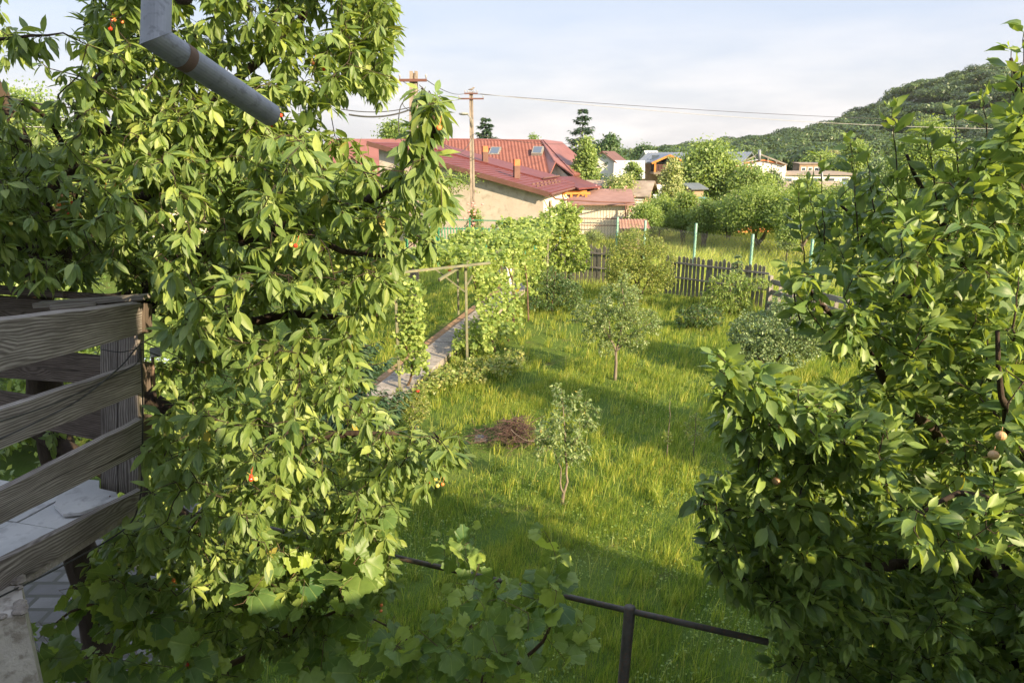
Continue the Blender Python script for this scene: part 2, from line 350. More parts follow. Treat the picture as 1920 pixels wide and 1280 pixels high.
def npmesh(name, V, FA, mat, parent=None, UV=None, rnd=None, smooth=True, origin=(0, 0, 0), midx=None):
    """V (n,3), FA: list of index arrays (m,k)."""
    me = bpy.data.meshes.new(name)
    V = np.asarray(V, np.float32) - np.asarray(origin, np.float32)
    me.vertices.add(len(V)); me.vertices.foreach_set('co', V.ravel())
    loops = np.concatenate([f.ravel() for f in FA]).astype(np.int32)
    tot = np.concatenate([np.full(len(f), f.shape[1], np.int32) for f in FA])
    st = np.concatenate([[0], np.cumsum(tot)[:-1]]).astype(np.int32)
    me.loops.add(len(loops)); me.loops.foreach_set('vertex_index', loops)
    me.polygons.add(len(tot)); me.polygons.foreach_set('loop_start', st)
    try: me.polygons.foreach_set('loop_total', tot)
    except Exception: pass
    if UV is not None:
        u = me.uv_layers.new(name='UVMap'); u.data.foreach_set('uv', np.asarray(UV, np.float32)[loops].ravel())
    if rnd is not None:
        a = me.attributes.new('rnd', 'FLOAT', 'POINT'); a.data.foreach_set('value', np.asarray(rnd, np.float32))
    me.polygons.foreach_set('use_smooth', np.full(len(tot), smooth))
    for m_ in (mat if isinstance(mat, (list, tuple)) else [mat]): me.materials.append(m_)
    if midx is not None: me.polygons.foreach_set('material_index', np.asarray(midx, np.int32))
    me.update(calc_edges=True); me.validate()
    o = bpy.data.objects.new(name, me); COL.objects.link(o); o.location = origin
    if parent: o.parent = parent; o.location = Vector(origin) - parent.location
    return o
def nz(a): return a / np.maximum(np.linalg.norm(a, axis=-1, keepdims=True), 1e-9)

# leaf shapes: length along y (0..1, stalk before it), width along x, z up
def tpl_ovate(w=.46, rows=((.0, .10), (.22, .78), (.48, 1.0), (.75, .72), (.93, .22)), fold=.10, arch=.18, stalk=.22, wav=0.0, tw=0.0):
    V = []; UV = []; F = []
    if stalk: V += [(-.012, -stalk, .03), (.012, -stalk, .03)]; UV += [(0, 0), (0, 0)]
    b = len(V)
    for i, (t, ww) in enumerate(rows):
        x = w * ww / 2; z0 = -arch * t * t; zz = fold * ww + (wav * (1 if i % 2 else -1))
        for sx_, q in ((-1, 1), (0, 0), (1, 1)):
            V.append((sx_ * x * math.cos(tw * t) , t, z0 + q * (zz * .5) + sx_ * x * math.sin(tw * t))); UV.append((sx_ * ww * .5, t))
    V.append((0, 1.04, -arch * 1.08)); UV.append((0, 1))
    for i in range(len(rows) - 1):
        a = b + 3 * i
        F += [(a, a + 1, a + 4, a + 3), (a + 1, a + 2, a + 5, a + 4)]
    e = b + 3 * (len(rows) - 1); F += [(e, e + 1, len(V) - 1), (e + 1, e + 2, len(V) - 1)]
    if stalk: F.append((0, 1, b + 2, b))
    return np.array(V), F, np.array(UV)
def tpl_grape(n=26, cup=.12, stalk=.3, simple=False, droop=.15):
    V = [(0, .30, 0)]; UV = [(0, .5)]; F = []
    m = 10 if simple else n
    for i in range(m):
        th = 2 * math.pi * i / m
        # five lobes, sinus at the stalk
        r_ = .50 + .055 * math.cos(5 * (th)) - (.30 * max(0, 1 - abs(th - math.pi) / .38))
        if not simple: r_ += .035 * (1 if i % 2 else -1)
        x, y = r_ * math.sin(th), .36 + r_ * math.cos(th)
        V.append((x * 1.02, y, cup * (x * x * 1.5) * (1 if not simple else 1) + .03 * math.sin(3 * th) - droop * max(y, 0) ** 2)); UV.append((x, y))
    for i in range(m): F.append((0, 1 + (i + 1) % m, 1 + i))
    if stalk: 
        b = len(V); V += [(-.012, -stalk * .6, -.05), (.012, -stalk * .6, -.05), (0, .3, -.005)]; UV += [(0, 0)] * 3; F.append((b, b + 1, b + 2))
    return np.array(V), F, np.array(UV)
def tpl_small(w=.55, fold=.12, arch=.15):      # 6 verts, two folded quads
    V = [(0, 0, 0), (-w / 2, .45, fold), (0, .5, -arch * .25), (w / 2, .45, fold), (0, 1, -arch)]
    return np.array(V), [(0, 2, 4, 1), (0, 3, 4, 2)], np.array([(0, 0), (-.5, .5), (0, .5), (.5, .5), (0, 1)])
def leaves(name, tpls, pos, axis, up, size, mat, parent=None, rnd=None, origin=(0, 0, 0), smooth=True, wj=.12):
    pos, axis, up = [np.asarray(a, float) for a in (pos, axis, up)]; n = len(pos)
    size = np.broadcast_to(np.asarray(size, float), (n,))
    y = nz(axis); z = nz(up - y * (up * y).sum(-1, keepdims=True)); x = np.cross(y, z)
    if rnd is None: rnd = rng.random(n)
    which = rng.integers(0, len(tpls), n)
    VV, UU, RR, FQ, FT = [], [], [], [], []; base = 0
    for k, (tv, tf, tu) in enumerate(tpls):
        idx = np.nonzero(which == k)[0]; m = len(idx)
        if not m: continue
        wf = 1 + wj * rng.standard_normal(m)
        s_ = size[idx][:, None, None]
        P = pos[idx][:, None] + s_ * (tv[None, :, 0:1] * wf[:, None, None] * x[idx][:, None] + tv[None, :, 1:2] * y[idx][:, None] + tv[None, :, 2:3] * z[idx][:, None])
        nv = len(tv); VV.append(P.reshape(-1, 3)); UU.append(np.tile(tu, (m, 1))); RR.append(np.repeat(rnd[idx], nv))
        off = base + np.arange(m)[:, None, None] * nv
        for ln, dst in ((4, FQ), (3, FT)):
            ff = np.array([f for f in tf if len(f) == ln])
            if len(ff): dst.append((off + ff[None]).reshape(-1, ln))
        base += m * nv
    FA = [np.concatenate(a) for a in (FQ, FT) if a]
    return npmesh(name, np.concatenate(VV), FA, mat, parent, np.concatenate(UU), np.concatenate(RR), smooth, origin)
CHERRY = [tpl_ovate(.385, arch=a, fold=f, tw=t) for a, f, t in ((.06, .08, 0), (.20, .12, .2), (.12, .06, -.25), (.34, .12, .1))]
APPLE = [tpl_ovate(.52, arch=a, fold=f, wav=w, tw=t, stalk=.2) for a, f, w, t in ((.12, .16, .012, .3), (.34, .24, .02, -.4), (.05, .12, -.02, .5), (.48, .2, .015, .1))]
PEAR = [tpl_ovate(.5, rows=((.0, .2), (.35, 1.0), (.75, .75)), arch=a, fold=.2, stalk=.25) for a in (.1, .35)]
GRAPE = [tpl_grape(cup=c, droop=d) for c, d in ((.12, .1), (-.15, .25), (.3, .35))]
VINE = [tpl_grape(simple=True, cup=c, droop=d) for c, d in ((.15, .1), (-.1, .3))]
SMALL = [tpl_small(), tpl_small(.7, .05, .3)]

def inpoly(x, y, P):
    P = np.asarray(P, float); c = np.zeros(len(x), bool); j = len(P) - 1
    for i in range(len(P)):
        xi, yi = P[i]; xj, yj = P[j]
        k = ((yi > y) != (yj > y)) & (x < (xj - xi) * (y - yi) / (yj - yi + 1e-12) + xi); c ^= k; j = i
    return c
def sample(P, n, Y0, Y1, holes=(), power=1.0):
    """n points spread through the solid whose outline as seen from the window is P, between the depths Y0 and Y1."""
    P = np.asarray(P, float); lo, hi = P.min(0), P.max(0); out = []
    k = 0
    while k < n:
        q = lo + rng.random((n * 3, 2)) * (hi - lo); ok = inpoly(q[:, 0], q[:, 1], P)
        for h in holes: ok &= ~inpoly(q[:, 0], q[:, 1], h)
        q = q[ok]; out.append(q); k += len(q)
    q = np.concatenate(out)[:n]
    return atn(q[:, 0], q[:, 1], Y0 + (Y1 - Y0) * rng.random(n) ** power)
def clumped(T, s=2.4, thr=-.65):
    """leave hollows between the leafy sprays"""
    x, y, z = T[:, 0] * s, T[:, 1] * s, T[:, 2] * s
    f = np.sin(x * 1.3 + 1.1 * np.sin(z * 1.1)) * np.cos(y * 1.1 + z * .7) + .7 * np.sin(z * 1.9 + x * .8 + 2 * np.cos(y)) + .4 * np.sin(3.1 * x - 2.3 * z)
    return T[(f > thr) | (rng.random(len(T)) < .12)]
def grow(limbs, tips, step=.16, arch=.08, jit=.05, rt=.0022, rk=.0042, rmax=.03):
    """limbs: [(points, radii)]. Returns (MB of wood, list of tip twigs)."""
    mb = MB(); nodes = []
    for pts, rad in limbs:
        P = [Vector(p) for p in pts]; Q = []; RR = []
        for i in range(len(P) - 1):
            a, b_ = P[i], P[i + 1]; m = max(2, int((b_ - a).length / .12))
            p0 = P[i - 1] if i else a * 2 - b_; p3 = P[i + 2] if i + 2 < len(P) else b_ * 2 - a
            for j in range(m):
                t = j / m
                q = .5 * ((2 * a) + (b_ - p0) * t + (2 * p0 - 5 * a + 4 * b_ - p3) * t * t + (3 * a - p0 - 3 * b_ + p3) * t ** 3)
                Q.append(q + Vector(rng.normal(0, .006, 3))); RR.append(rad[i] * (1 - t) + rad[i + 1] * t)
        Q.append(P[-1]); RR.append(rad[-1])
        mb.tube(Q, [r_ * (1 + .06 * math.sin(k * 1.7)) for k, r_ in enumerate(RR)], 9 if RR[0] > .03 else 6)
        nodes += [tuple(q) for q, r_ in zip(Q, RR)][2:]
    nodes = np.array(nodes); tips = np.asarray(tips)
    d0 = np.array([np.min(np.linalg.norm(nodes - t, axis=1)) for t in tips])
    tw = []
    buf = np.zeros((len(nodes) + len(tips) * 40, 3)); buf[:len(nodes)] = nodes; cnt = len(nodes)
    for i in np.argsort(d0):
        t = tips[i]; dd = np.linalg.norm(buf[:cnt] - t, axis=1); j = int(np.argmin(dd)); a = buf[j].copy(); Ln = dd[j]
        if Ln < .03: continue
        m = min(36, max(3, int(Ln / step) + 1)); s_ = np.linspace(0, 1, m + 1)[:, None]
        pts = a + (t - a) * s_; pts[:, 2] += arch * Ln * 4 * (s_[:, 0] * (1 - s_[:, 0])) ; pts[1:-1] += rng.normal(0, jit * Ln / m, (m - 1, 3))
        r0 = min(rmax, rt + rk * Ln); mb.tube(pts, list(np.linspace(r0, rt * .7, m + 1)), 5 if r0 > .006 else 4, False)
        buf[cnt:cnt + m - 1] = pts[1:-1]; cnt += m - 1
        tw.append(pts)
    return mb, tw
def along(tw, spacing, reach, jitter=.3):
    """points and directions along the outer stretch of every twig"""
    P, D, T = [], [], []
    for pts in tw:
        seg = np.diff(pts, axis=0); ln = np.linalg.norm(seg, axis=1); cum = np.concatenate([[0], np.cumsum(ln)]); tot = cum[-1]
        ds = np.arange(0, min(reach, tot), spacing) + rng.normal(0, spacing * jitter, len(np.arange(0, min(reach, tot), spacing)))
        ds = np.clip(ds, 0, tot)
        for d in ds:
            s_ = tot - d; k = min(len(ln) - 1, max(0, int(np.searchsorted(cum, s_)) - 1)); f = (s_ - cum[k]) / max(ln[k], 1e-6)
            P.append(pts[k] + seg[k] * f); D.append(seg[k] / max(ln[k], 1e-6)); T.append(d)
    return np.array(P), np.array(D), np.array(T)

def rebase(mb, base):
    mb.o = Vector(base); mb.v = [(x - base.x, y - base.y, z - base.z) for x, y, z in mb.v]
# ================================================================ the ground and the large structure
def grid_mesh(name, xs, ys, zf, mat):
    X, Y = np.meshgrid(xs, ys, indexing='ij'); Z = zf(X, Y)
    V = np.stack([X, Y, Z], -1).reshape(-1, 3); a, b = len(xs), len(ys)
    i = np.arange(a - 1)[:, None] * b + np.arange(b - 1)[None]; i = i.ravel()
    return npmesh(name, V, [np.stack([i, i + b, i + b + 1, i + 1], -1)], mat, smooth=True)
def fbm(x, y, s=1.0):
    return (np.sin(x * .9 * s + 1.3) * np.cos(y * .7 * s) + .5 * np.sin(x * 2.1 * s - y * 1.7 * s + .5) + .3 * np.sin(x * 4.3 * s + 2 * np.cos(y * 3.1 * s))) / 1.8
def gz(x, y):      # gentle bumps of the garden
    x, y = np.asarray(x, float), np.asarray(y, float)
    return .05 * fbm(x, y, .8) + .3 * np.clip((y - 60) / 60, 0, 1)
xs = np.concatenate([np.linspace(-880, -60, 24), np.linspace(-50, 60, 150), np.linspace(80, 880, 24)])
ys = np.concatenate([np.linspace(-300, -20, 6), np.linspace(-10, 70, 130), np.linspace(85, 1040, 40)])
g = grid_mesh('ground', xs, ys, lambda X, Y: np.where((np.abs(X) < 70) & (Y < 75), gz(X, Y) - .06, -.06 + 0 * X), M['ground']); g['kind'] = 'structure'

def ridge(X):      # height of the wooded hill's crest 330 m away
    px = [-400, -60, 20, 60, 100, 118, 132, 148, 165, 180, 192, 205, 230, 260, 330, 500, 800]
    h = [-8, -6, -5, -1, 3.5, 6.5, 8.5, 11, 19, 27, 32, 34, 34, 35, 36, 34, 25]
    return np.interp(X, px, h)
def hillz(X, Y):
    s = np.clip((Y - 150) / (330 - 150), 0, 1); s = s * s * (3 - 2 * s)
    f = np.clip((Y - 335) / 300, 0, 1)
    return (ridge(X * 330 / np.maximum(Y, 200) * .35 + X * .65) + 6) * s * (1 - .6 * f) - 6 * s ** .5 + 1.6 * fbm(X, Y, .05) * s
hl = grid_mesh('hills', np.linspace(-100, 620, 110), np.linspace(150, 660, 90), lambda X, Y: hillz(X, Y) - .5, M['hill']); hl['kind'] = 'structure'
# a low farmed ridge far to the left
fr = grid_mesh('far_ridge', np.linspace(-850, -150, 60), np.linspace(600, 1040, 30),
    lambda X, Y: (34 + 8 * fbm(X, Y, .006)) * np.sin(np.clip((Y - 600) / 440, 0, 1) * np.pi) ** .7 * np.clip((-X - 150) / 300, 0, 1) - 1, M['field']); fr['kind'] = 'structure'

# concrete path beside the arbour, laid in slabs
def slab_path():
    mb = MB(); A, B_ = Vector((-2.74, 13.5, 0)), Vector((.35, 26.5, 0)); d = (B_ - A).normalized(); w = Vector((d.y, -d.x, 0)) * .38
    L_ = (B_ - A).length; n_ = 9
    for i in range(n_):
        a = A + d * (L_ * i / n_ + .012); b_ = A + d * (L_ * (i + 1) / n_ - .012); z = Vector((0, 0, .10 + .008 * math.sin(i * 2.3)))
        mb.hexa([a - w + z, a + w + z, b_ + w + z, b_ - w + z], [a - w - Vector((0, 0, .1)), a + w - Vector((0, 0, .1)), b_ + w - Vector((0, 0, .1)), b_ - w - Vector((0, 0, .1))])
    o = mb.build('path', M['concrete']); o['kind'] = 'structure'
slab_path()
M['dirt'] = noisy('dry_soil', (.20, .13, .08), (.34, .22, .13), 3, .95, .1, .6, 40, .02)
mb = MB(); mb.face([(-3.75, 12.2, .012), (-3.42, 12.2, .012), (-.02, 26.5, .012), (-.45, 26.5, .012)]); o = mb.build('soil_strip', M['dirt']); o['kind'] = 'structure'
mb = MB(); mb.face([(-9.5, 2.0, .02), (-3.4, 2.0, .02), (-3.6, 9.2, .02), (-11.5, 9.2, .02)]); o = mb.build('paved_yard', M['paving']); o['kind'] = 'structure'

# ---------------------------------------------------------------- own house, behind the window (its roofline shades the near garden)
def home():
    t = empty('house', (-4, -4, 0), 'plastered two storey house the garden is seen from, with a lower gabled wing', 'house')
    mb = MB(t.location)
    mb.box((-3.63, -4.6, 4.15), (11.74, 8.0, 8.3)); mb.build('wall', M['plaster'], t)
    mb = MB(t.location)
    mb.hexa([(-9.6, -8.9, 8.4), (2.38, -8.9, 8.4), (2.38, -4.6, 10.5), (-9.6, -4.6, 10.5)][::1], [(-9.6, -8.9, 8.2), (2.38, -8.9, 8.2), (2.38, -4.6, 10.3), (-9.6, -4.6, 10.3)])
    mb.hexa([(-9.6, -4.6, 10.503), (2.38, -4.6, 10.503), (2.38, -.3, 8.4), (-9.6, -.3, 8.4)], [(-9.6, -4.6, 10.3), (2.38, -4.6, 10.3), (2.38, -.3, 8.2), (-9.6, -.3, 8.2)])
    mb.build('roof', M['roof_brown'], t)
    mb = MB(t.location)       # wing: gable end towards the garden
    F_ = [(1.35, 0), (10.5, 0), (10.5, 5.0), (9.2, 6.40), (7.7, 5.5), (1.35, 4.7)]
    mb.hexa([(x, -.62, z) for x, z in F_], [(x, -8.5, z) for x, z in F_]); mb.build('wing', M['plaster'], t)
    mb = MB(t.location)
    for a, b_ in (((10.7, 4.72), (9.2, 6.48)), ((9.2, 6.48), (7.7, 5.54)), ((7.7, 5.54), (1.3, 4.73))):
        mb.hexa([(a[0], -.45, a[1]), (b_[0], -.45, b_[1]), (b_[0], -8.7, b_[1]), (a[0], -8.7, a[1])], [(a[0], -.45, a[1] + .14), (b_[0], -.45, b_[1] + .14), (b_[0], -8.7, b_[1] + .14), (a[0], -8.7, a[1] + .14)])
    mb.build('wing_roof', M['roof_brown'], t)
home()

# ---------------------------------------------------------------- rain downpipe, top left
def downpipe():
    Y = 1.32
    a, b_, c_ = at(298, -160, Y + .16), at(292, 72, Y + .02), at(508, 216, Y + .30)
    t = empty('downpipe', b_, 'bent galvanised rain pipe with a rusty band, jutting in front of the cherry tree', 'drainpipe')
    d = (c_ - b_).normalized(); q = (b_ - a).normalized(); mn = (q + d).normalized()
    def mitred(p0, axis, rr, k=28):      # from p0 along axis to the mitre plane through b_
        u = axis.orthogonal().normalized(); w = axis.cross(u); offs = [(u * math.cos(2 * math.pi * j / k) + w * math.sin(2 * math.pi * j / k)) * rr for j in range(k)]
        r0 = [p0 + o_ for o_ in offs]; r1 = [p + axis * ((b_ - p).dot(mn) / axis.dot(mn)) for p in r0]
        mb = MB(b_); 
        for j in range(k): mb.face([r0[j], r0[(j + 1) % k], r1[(j + 1) % k], r1[j]])
        return mb, r1
    mb, ring = mitred(a, q, .0252); mb.build('upper_pipe', M['galv'], t, True)
    mb, _ = mitred(c_, d, .0252)
    mb.tube([c_, c_ - d * .07], [.0240, .0240], 28, False); mb.build('lower_pipe', M['galv'], t, True)
    mb = MB(b_); k = b_ + (c_ - b_) * .175; mb.tube([k, k + d * .021], [.0258, .0258], 26, False); mb.build('rust_band', M['rust'], t, True)
    mb = MB(b_); mb.tube(ring + ring[:2], .0011, 5, False); mb.build('seam', M['galv'], t, True)
    mb = MB(b_); e = at(503, 194, Y + .29); mb.tube([e, at(532, 203, Y + .31)], [.0022, .0005], 5); mb.build('torn_edge', M['galv'], t)
downpipe()
t = at(343, -6, 1.7); mb = MB(t); mb.ball(t, .022, 10, 8, (1, 1, .8)); mb.tube([t, t + Vector((0, 0, .2))], .006, 6)
tag(mb.build('hanging_bulb_holder', M['bark'], None, True), 'small dark knob hanging at the top edge beside the rain pipe', 'fitting')

# ---------------------------------------------------------------- balcony with weathered boards
YP, YN = 3.3, 2.56
PR = lambda py, dy=0: at(266, py, YP + dy)
def plank(mb, rt, rb, lt, lb, th, x0=-70, x1=266, seg=9, rough=.0013, seed=0):
    """board between the right edge (x1: rt..rb) and the left edge at x=0 (lt..lb), run on out of the frame"""
    r_ = np.random.default_rng(seed)
    A, B_ = at(x1, rt, YP), at(x1, rb, YP); C_, D = at(0, lt, YN), at(0, lb, YN)
    k = 1.0 + (-x0) / 266.0
    C_, D = A + (C_ - A) * k, B_ + (D - B_) * k
    nrm = (C_ - A).cross(B_ - A).normalized(); 
    if nrm.x > 0: nrm = -nrm           # towards the balcony's inside
    top = [A.lerp(C_, i / seg) + Vector((0, 0, r_.normal(0, rough))) for i in range(seg + 1)]
    bot = [B_.lerp(D, i / seg) + Vector((0, 0, r_.normal(0, rough))) for i in range(seg + 1)]
    L_ = (C_ - A).length; h = (B_ - A).length
    for i in range(seg):
        u0, u1 = L_ * i / seg, L_ * (i + 1) / seg
        q = [top[i], bot[i], bot[i + 1], top[i + 1]]; b = [p + nrm * th for p in q]
        mb.face(q, [(u0, 0), (u0, h), (u1, h), (u1, 0)]); mb.face(b[::-1], [(u1, 0), (u1, h), (u0, h), (u0, 0)])
        mb.face([b[0], q[0], q[3], b[3]], [(u0, h + th), (u0, h), (u1, h), (u1, h + th)]); mb.face([q[1], b[1], b[2], q[2]], [(u0, 0), (u0, th), (u1, th), (u1, 0)])
    q = [top[0], bot[0]]; mb.face([q[0] + nrm * th, q[1] + nrm * th, q[1], q[0]]); q = [top[-1], bot[-1]]; mb.face([q[0], q[1], q[1] + nrm * th, q[0] + nrm * th])
    return mb
DECK = at(200, 925, YP + .05).z
def balcony():
    base = Vector((-2.2, 3.2, DECK))
    t = empty('balcony_railing', base, 'weathered grey plank railing of the balcony at the left edge', 'railing')
    B = [plank(MB(base), 569, 626, 601, 697, .05, seed=1), plank(MB(base), 681, 736, 769, 842, .032, seed=2),
         plank(MB(base), 786, 848, 920, 983, .032, seed=3), plank(MB(base), 917, 946, 1052, 1114, .03, seed=4)]
    for b in B: b.build('rail_board', M['wood'], t, bevel=.003)
    for i, (y0, y1) in enumerate(((582, 612), (694, 722), (800, 834), (924, 936))):
        for x, y in ((246, y0), (238, y1), (206, y0 + 6)):
            p = at(x, y, YP - .012 - (266 - x) * .0012 * (1 if i else 1.05)); q = MB(p); q.ball(p, .0042, 8, 5, (1, 1, 1)); q.build('nail', M['rust'], t, True)
    # post: two boards side by side, leaning a little outwards
    for x0, x1, dy, th in ((188, 220, .10, .05), (221, 259, .09, .06)):
        mb = MB(base); q = [at(x0, 590, YP + dy), at(x0 + 1, 922, YP + dy), at(x1, 926, YP + dy), at(x1, 590, YP + dy)]
        mb.slab(q[::1], th, Vector((0, -1, 0))); mb.build('post_board', M['wood'], t, bevel=.003)
    # end blocks behind the board ends
    for y0, y1 in ((570, 626), (680, 735), (779, 868)):
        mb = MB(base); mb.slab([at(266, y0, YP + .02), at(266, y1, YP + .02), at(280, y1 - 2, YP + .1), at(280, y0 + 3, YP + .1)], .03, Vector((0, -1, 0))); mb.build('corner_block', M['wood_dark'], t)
    # far side of the railing, in the dark
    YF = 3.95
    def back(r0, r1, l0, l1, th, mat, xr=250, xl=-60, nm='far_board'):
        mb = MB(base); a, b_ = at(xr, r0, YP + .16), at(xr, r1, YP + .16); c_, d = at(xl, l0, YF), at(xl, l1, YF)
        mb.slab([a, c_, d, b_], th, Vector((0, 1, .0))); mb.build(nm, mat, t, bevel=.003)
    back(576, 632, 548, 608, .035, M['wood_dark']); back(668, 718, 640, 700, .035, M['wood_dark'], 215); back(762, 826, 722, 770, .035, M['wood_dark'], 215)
    # loose weathered battens on the far top rail
    def batten(a, b_, w, h, m): mb = MB(base); mb.bar(a, b_, w, h); mb.build('top_batten', m, t, bevel=.002)
    batten(at(276, 556, YP + .12), at(70, 571, YP + .14), .07, .022, M['grey_wood'])
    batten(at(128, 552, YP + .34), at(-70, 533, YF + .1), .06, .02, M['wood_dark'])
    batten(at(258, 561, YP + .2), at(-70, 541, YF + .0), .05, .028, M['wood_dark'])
    batten(at(180, 569, YP + .1), at(95, 577, YP + .02), .05, .018, M['grey_wood'])
    # floor
    f = empty('balcony_floor', base, 'balcony floor of pale marble tiles on crumbling mortar, behind the grey planks', 'floor')
    f['kind'] = 'structure'
    c0 = at(262, 938, YP); dirv = (at(0, 1074, YN) - c0); dirv.z = 0; dirv = dirv.normalized(); back_ = Vector((dirv.y, -dirv.x, 0)); 
    if back_.x > 0: back_ = -back_
    c0 = Vector((c0.x, c0.y, DECK)) + back_ * .02
    mb = MB(base); a = c0; q = [a - dirv * .02, a + dirv * 1.6, a + dirv * 1.6 + back_ * 1.9, a - dirv * .02 + back_ * 1.9]
    mb.hexa([Vector((p.x, p.y, DECK - .03)) for p in q], [Vector((p.x, p.y, DECK - .09)) for p in q]); mb.build('slab', M['mortar'], f)
    # mortar lumps along the broken edge
    mb = MB(base)
    for i in range(26):
        p = c0 + dirv * (i * .05 + random.random() * .02) + back_ * (.015 + random.random() * .05); mb.ball((p.x, p.y, DECK - .022), .018 + random.random() * .018, 6, 4, (1.3, 1.1, .7))
    mb.build('mortar_lumps', M['mortar'], f)
    for i in range(4):
        for j in range(5):
            p = c0 + dirv * (.02 + i * .345) + back_ * (.035 + j * .345 + (.02 if i % 2 else 0)); s1, s2 = .335, .335
            if i == 0 and j == 0: p = p + dirv * .10; s1 = .235
            mb = MB(base); q = [p, p + dirv * s1, p + dirv * s1 + back_ * s2, p + back_ * s2]; z = DECK + random.uniform(-.003, .003)
            mb.hexa([Vector((v.x, v.y, z)) for v in q], [Vector((v.x, v.y, z - .018)) for v in q]); mb.build('tile', M['marble'], f, bevel=.0015)
    # broken tile lying loose by the post
    zz = DECK + .03
    pts = [(101, 946), (118, 963), (150, 960), (222, 934), (218, 922), (186, 915), (186, 900), (160, 898), (116, 920)]
    top = [gnd(x, y, zz + .004 * math.sin(x)) for x, y in pts]; cc = sum(top, Vector()) / len(top)
    mb = MB(cc); mb.hexa(top, [p - Vector((0, 0, .016)) for p in top])
    tag(mb.build('broken_tile', M['marble'], None, bevel=.0015), 'broken piece of white tile lying loose at the foot of the balcony post', 'tile')
balcony()
# plastered pillar under the balcony
p0 = at(44, 1140, 2.42)
tp = empty('pillar', (p0.x - .2, 2.6, 0), 'pale plastered pillar with a chipped top in the bottom left corner', 'pillar')
mb = MB(tp.location); zt = p0.z
mb.box(Vector((p0.x, 2.42, zt / 2 - .01)) + Matrix.Rotation(.64, 3, 'Z') @ Vector((-.21, .16, 0)), (.42, .32, zt - .02), .64); mb.build('shaft', M['plaster'], tp, bevel=.006)
mb = MB(tp.location)
for i in range(16):
    a = random.random(); q = Vector((p0.x, 2.42, zt - .012)) + Matrix.Rotation(.64, 3, 'Z') @ (Vector((-.42 * a, .01, 0)) if i % 2 else Vector((-.01, .3 * a, 0))); mb.ball(q, .012 + .014 * random.random(), 6, 4, (1.6, 1.3, .7))
mb.build('chipped_edge', M['mortar'], tp)

# cables slung round the balcony corner
def cable(pts, r_, label, name='cable', mat='wire', group=None, cat='cable', k=5):
    P = [Vector(p) for p in pts]; Q = []
    for i in range(len(P) - 1):
        a, b_ = P[i], P[i + 1]; p_ = P[i - 1] if i else a * 2 - b_; n_ = P[i + 2] if i + 2 < len(P) else b_ * 2 - a
        for j in range(8):
            t = j / 8; Q.append(.5 * ((2 * a) + (b_ - p_) * t + (2 * p_ - 5 * a + 4 * b_ - n_) * t * t + (3 * a - p_ - 3 * b_ + n_) * t ** 3))
    Q.append(P[-1]); mb = MB(P[0]); mb.tube(Q, r_, k)
    return tag(mb.build(name, M[mat], None, True), label, cat, group)
cable([at(262, 648, 3.27), at(266, 700, 3.26), at(268, 780, 3.25), at(266, 860, 3.25), at(262, 935, 3.24), at(235, 990, 3.17), at(120, 1058, 2.8), at(0, 1118, 2.48), at(-60, 1145, 2.3)], .0042, 'black cable running down the balcony corner and under the lowest plank')
cable([at(470, 560, 4.3), at(425, 583, 4.2), at(350, 612, 3.8), at(272, 640, 3.27), at(225, 688, 3.12), at(150, 748, 2.85), at(60, 795, 2.6), at(-60, 850, 2.4)], .0036, 'black cable slanting from the balcony post across the second plank')
cable([at(262, 655, 3.27), at(255, 682, 3.24), at(200, 712, 3.05), at(100, 757, 2.75), at(0, 790, 2.5), at(-50, 808, 2.35)], .003, 'thin black cable lying along the top of the second plank')
cable([at(268, 640, 3.3), at(320, 662, 3.7), at(400, 696, 4.1), at(480, 722, 4.5)], .003, 'thin dark cable leading from the balcony corner into the cherry tree')
cable([at(190, 655, 3.2), at(225, 660, 3.2), at(262, 655, 3.24), at(300, 668, 3.4)], .0025, 'thin wire wound round the top of the balcony post')
b0 = at(292, 660, 3.42)
tb = empty('cable_bracket', b0, 'small grey metal bracket holding the cables beside the balcony corner', 'bracket')
mb = MB(b0); mb.box(b0, (.05, .03, .045), .3); mb.build('clamp', M['galv'], tb, bevel=.003)
mb = MB(b0); mb.tube([b0 + Vector((-.02, 0, -.02)), b0 + Vector((-.035, 0, -.22))], .008, 6); mb.build('rod', M['rust'], tb)

# ---------------------------------------------------------------- pipe trellis in the foreground
def trellis():
    J = at(1181, 1143, 3.62); zb = J.z
    hl_ = at(756, 1047, 4.35); hr = at(1440, 1203, 3.2)
    t = empty('pipe_trellis', (J.x, J.y, 0), 'dark steel pipe frame with one post and a slanting top bar, bottom centre', 'trellis')
    mb = MB(t.location); mb.tube([Vector((J.x - .1, J.y - .03, -.3)), J + Vector((0, 0, .02))], .034, 18); mb.build('post', M['pipe_dark'], t, True)
    mb = MB(t.location); d = (hl_ - hr).normalized()
    mb.tube([hr, J + Vector((0, 0, -.006)), hl_, hl_ + d * 2.2], .0185, 16); mb.build('top_bar', M['pipe_dark'], t, True)
trellis()
# ================================================================ near trees
def frame_leaves(P, D, nper, pitch, ln0, ln1, spread=.9, droop=.9, seedup=.35):
    """a whorl of leaves round every twig point"""
    n_ = len(P); rep = np.repeat(np.arange(n_), nper); m = len(rep)
    d = D[rep]; rnd = rng.normal(size=(m, 3)); out = nz(rnd - d * (rnd * d).sum(1, keepdims=True))
    ax = nz(out * spread + d * pitch + np.array([0, 0, -1]) * droop * rng.uniform(.3, 1.25, (m, 1)))
    up = np.array([0, 0, .75]) + out * .7 + rng.normal(0, seedup, (m, 3))
    sz = rng.uniform(ln0, ln1, m); pos = P[rep] + ax * sz[:, None] * .22 + rng.normal(0, .006, (m, 3))
    return pos, ax, up, sz, rep
def tone(n, tips, P, young=.12):
    r_ = np.clip(rng.normal(.42, .17, n), 0, .8); y = rng.random(n) < young; r_[y] = rng.uniform(.75, .95, y.sum()); r_[rng.random(n) < .003] = 1.0; return r_

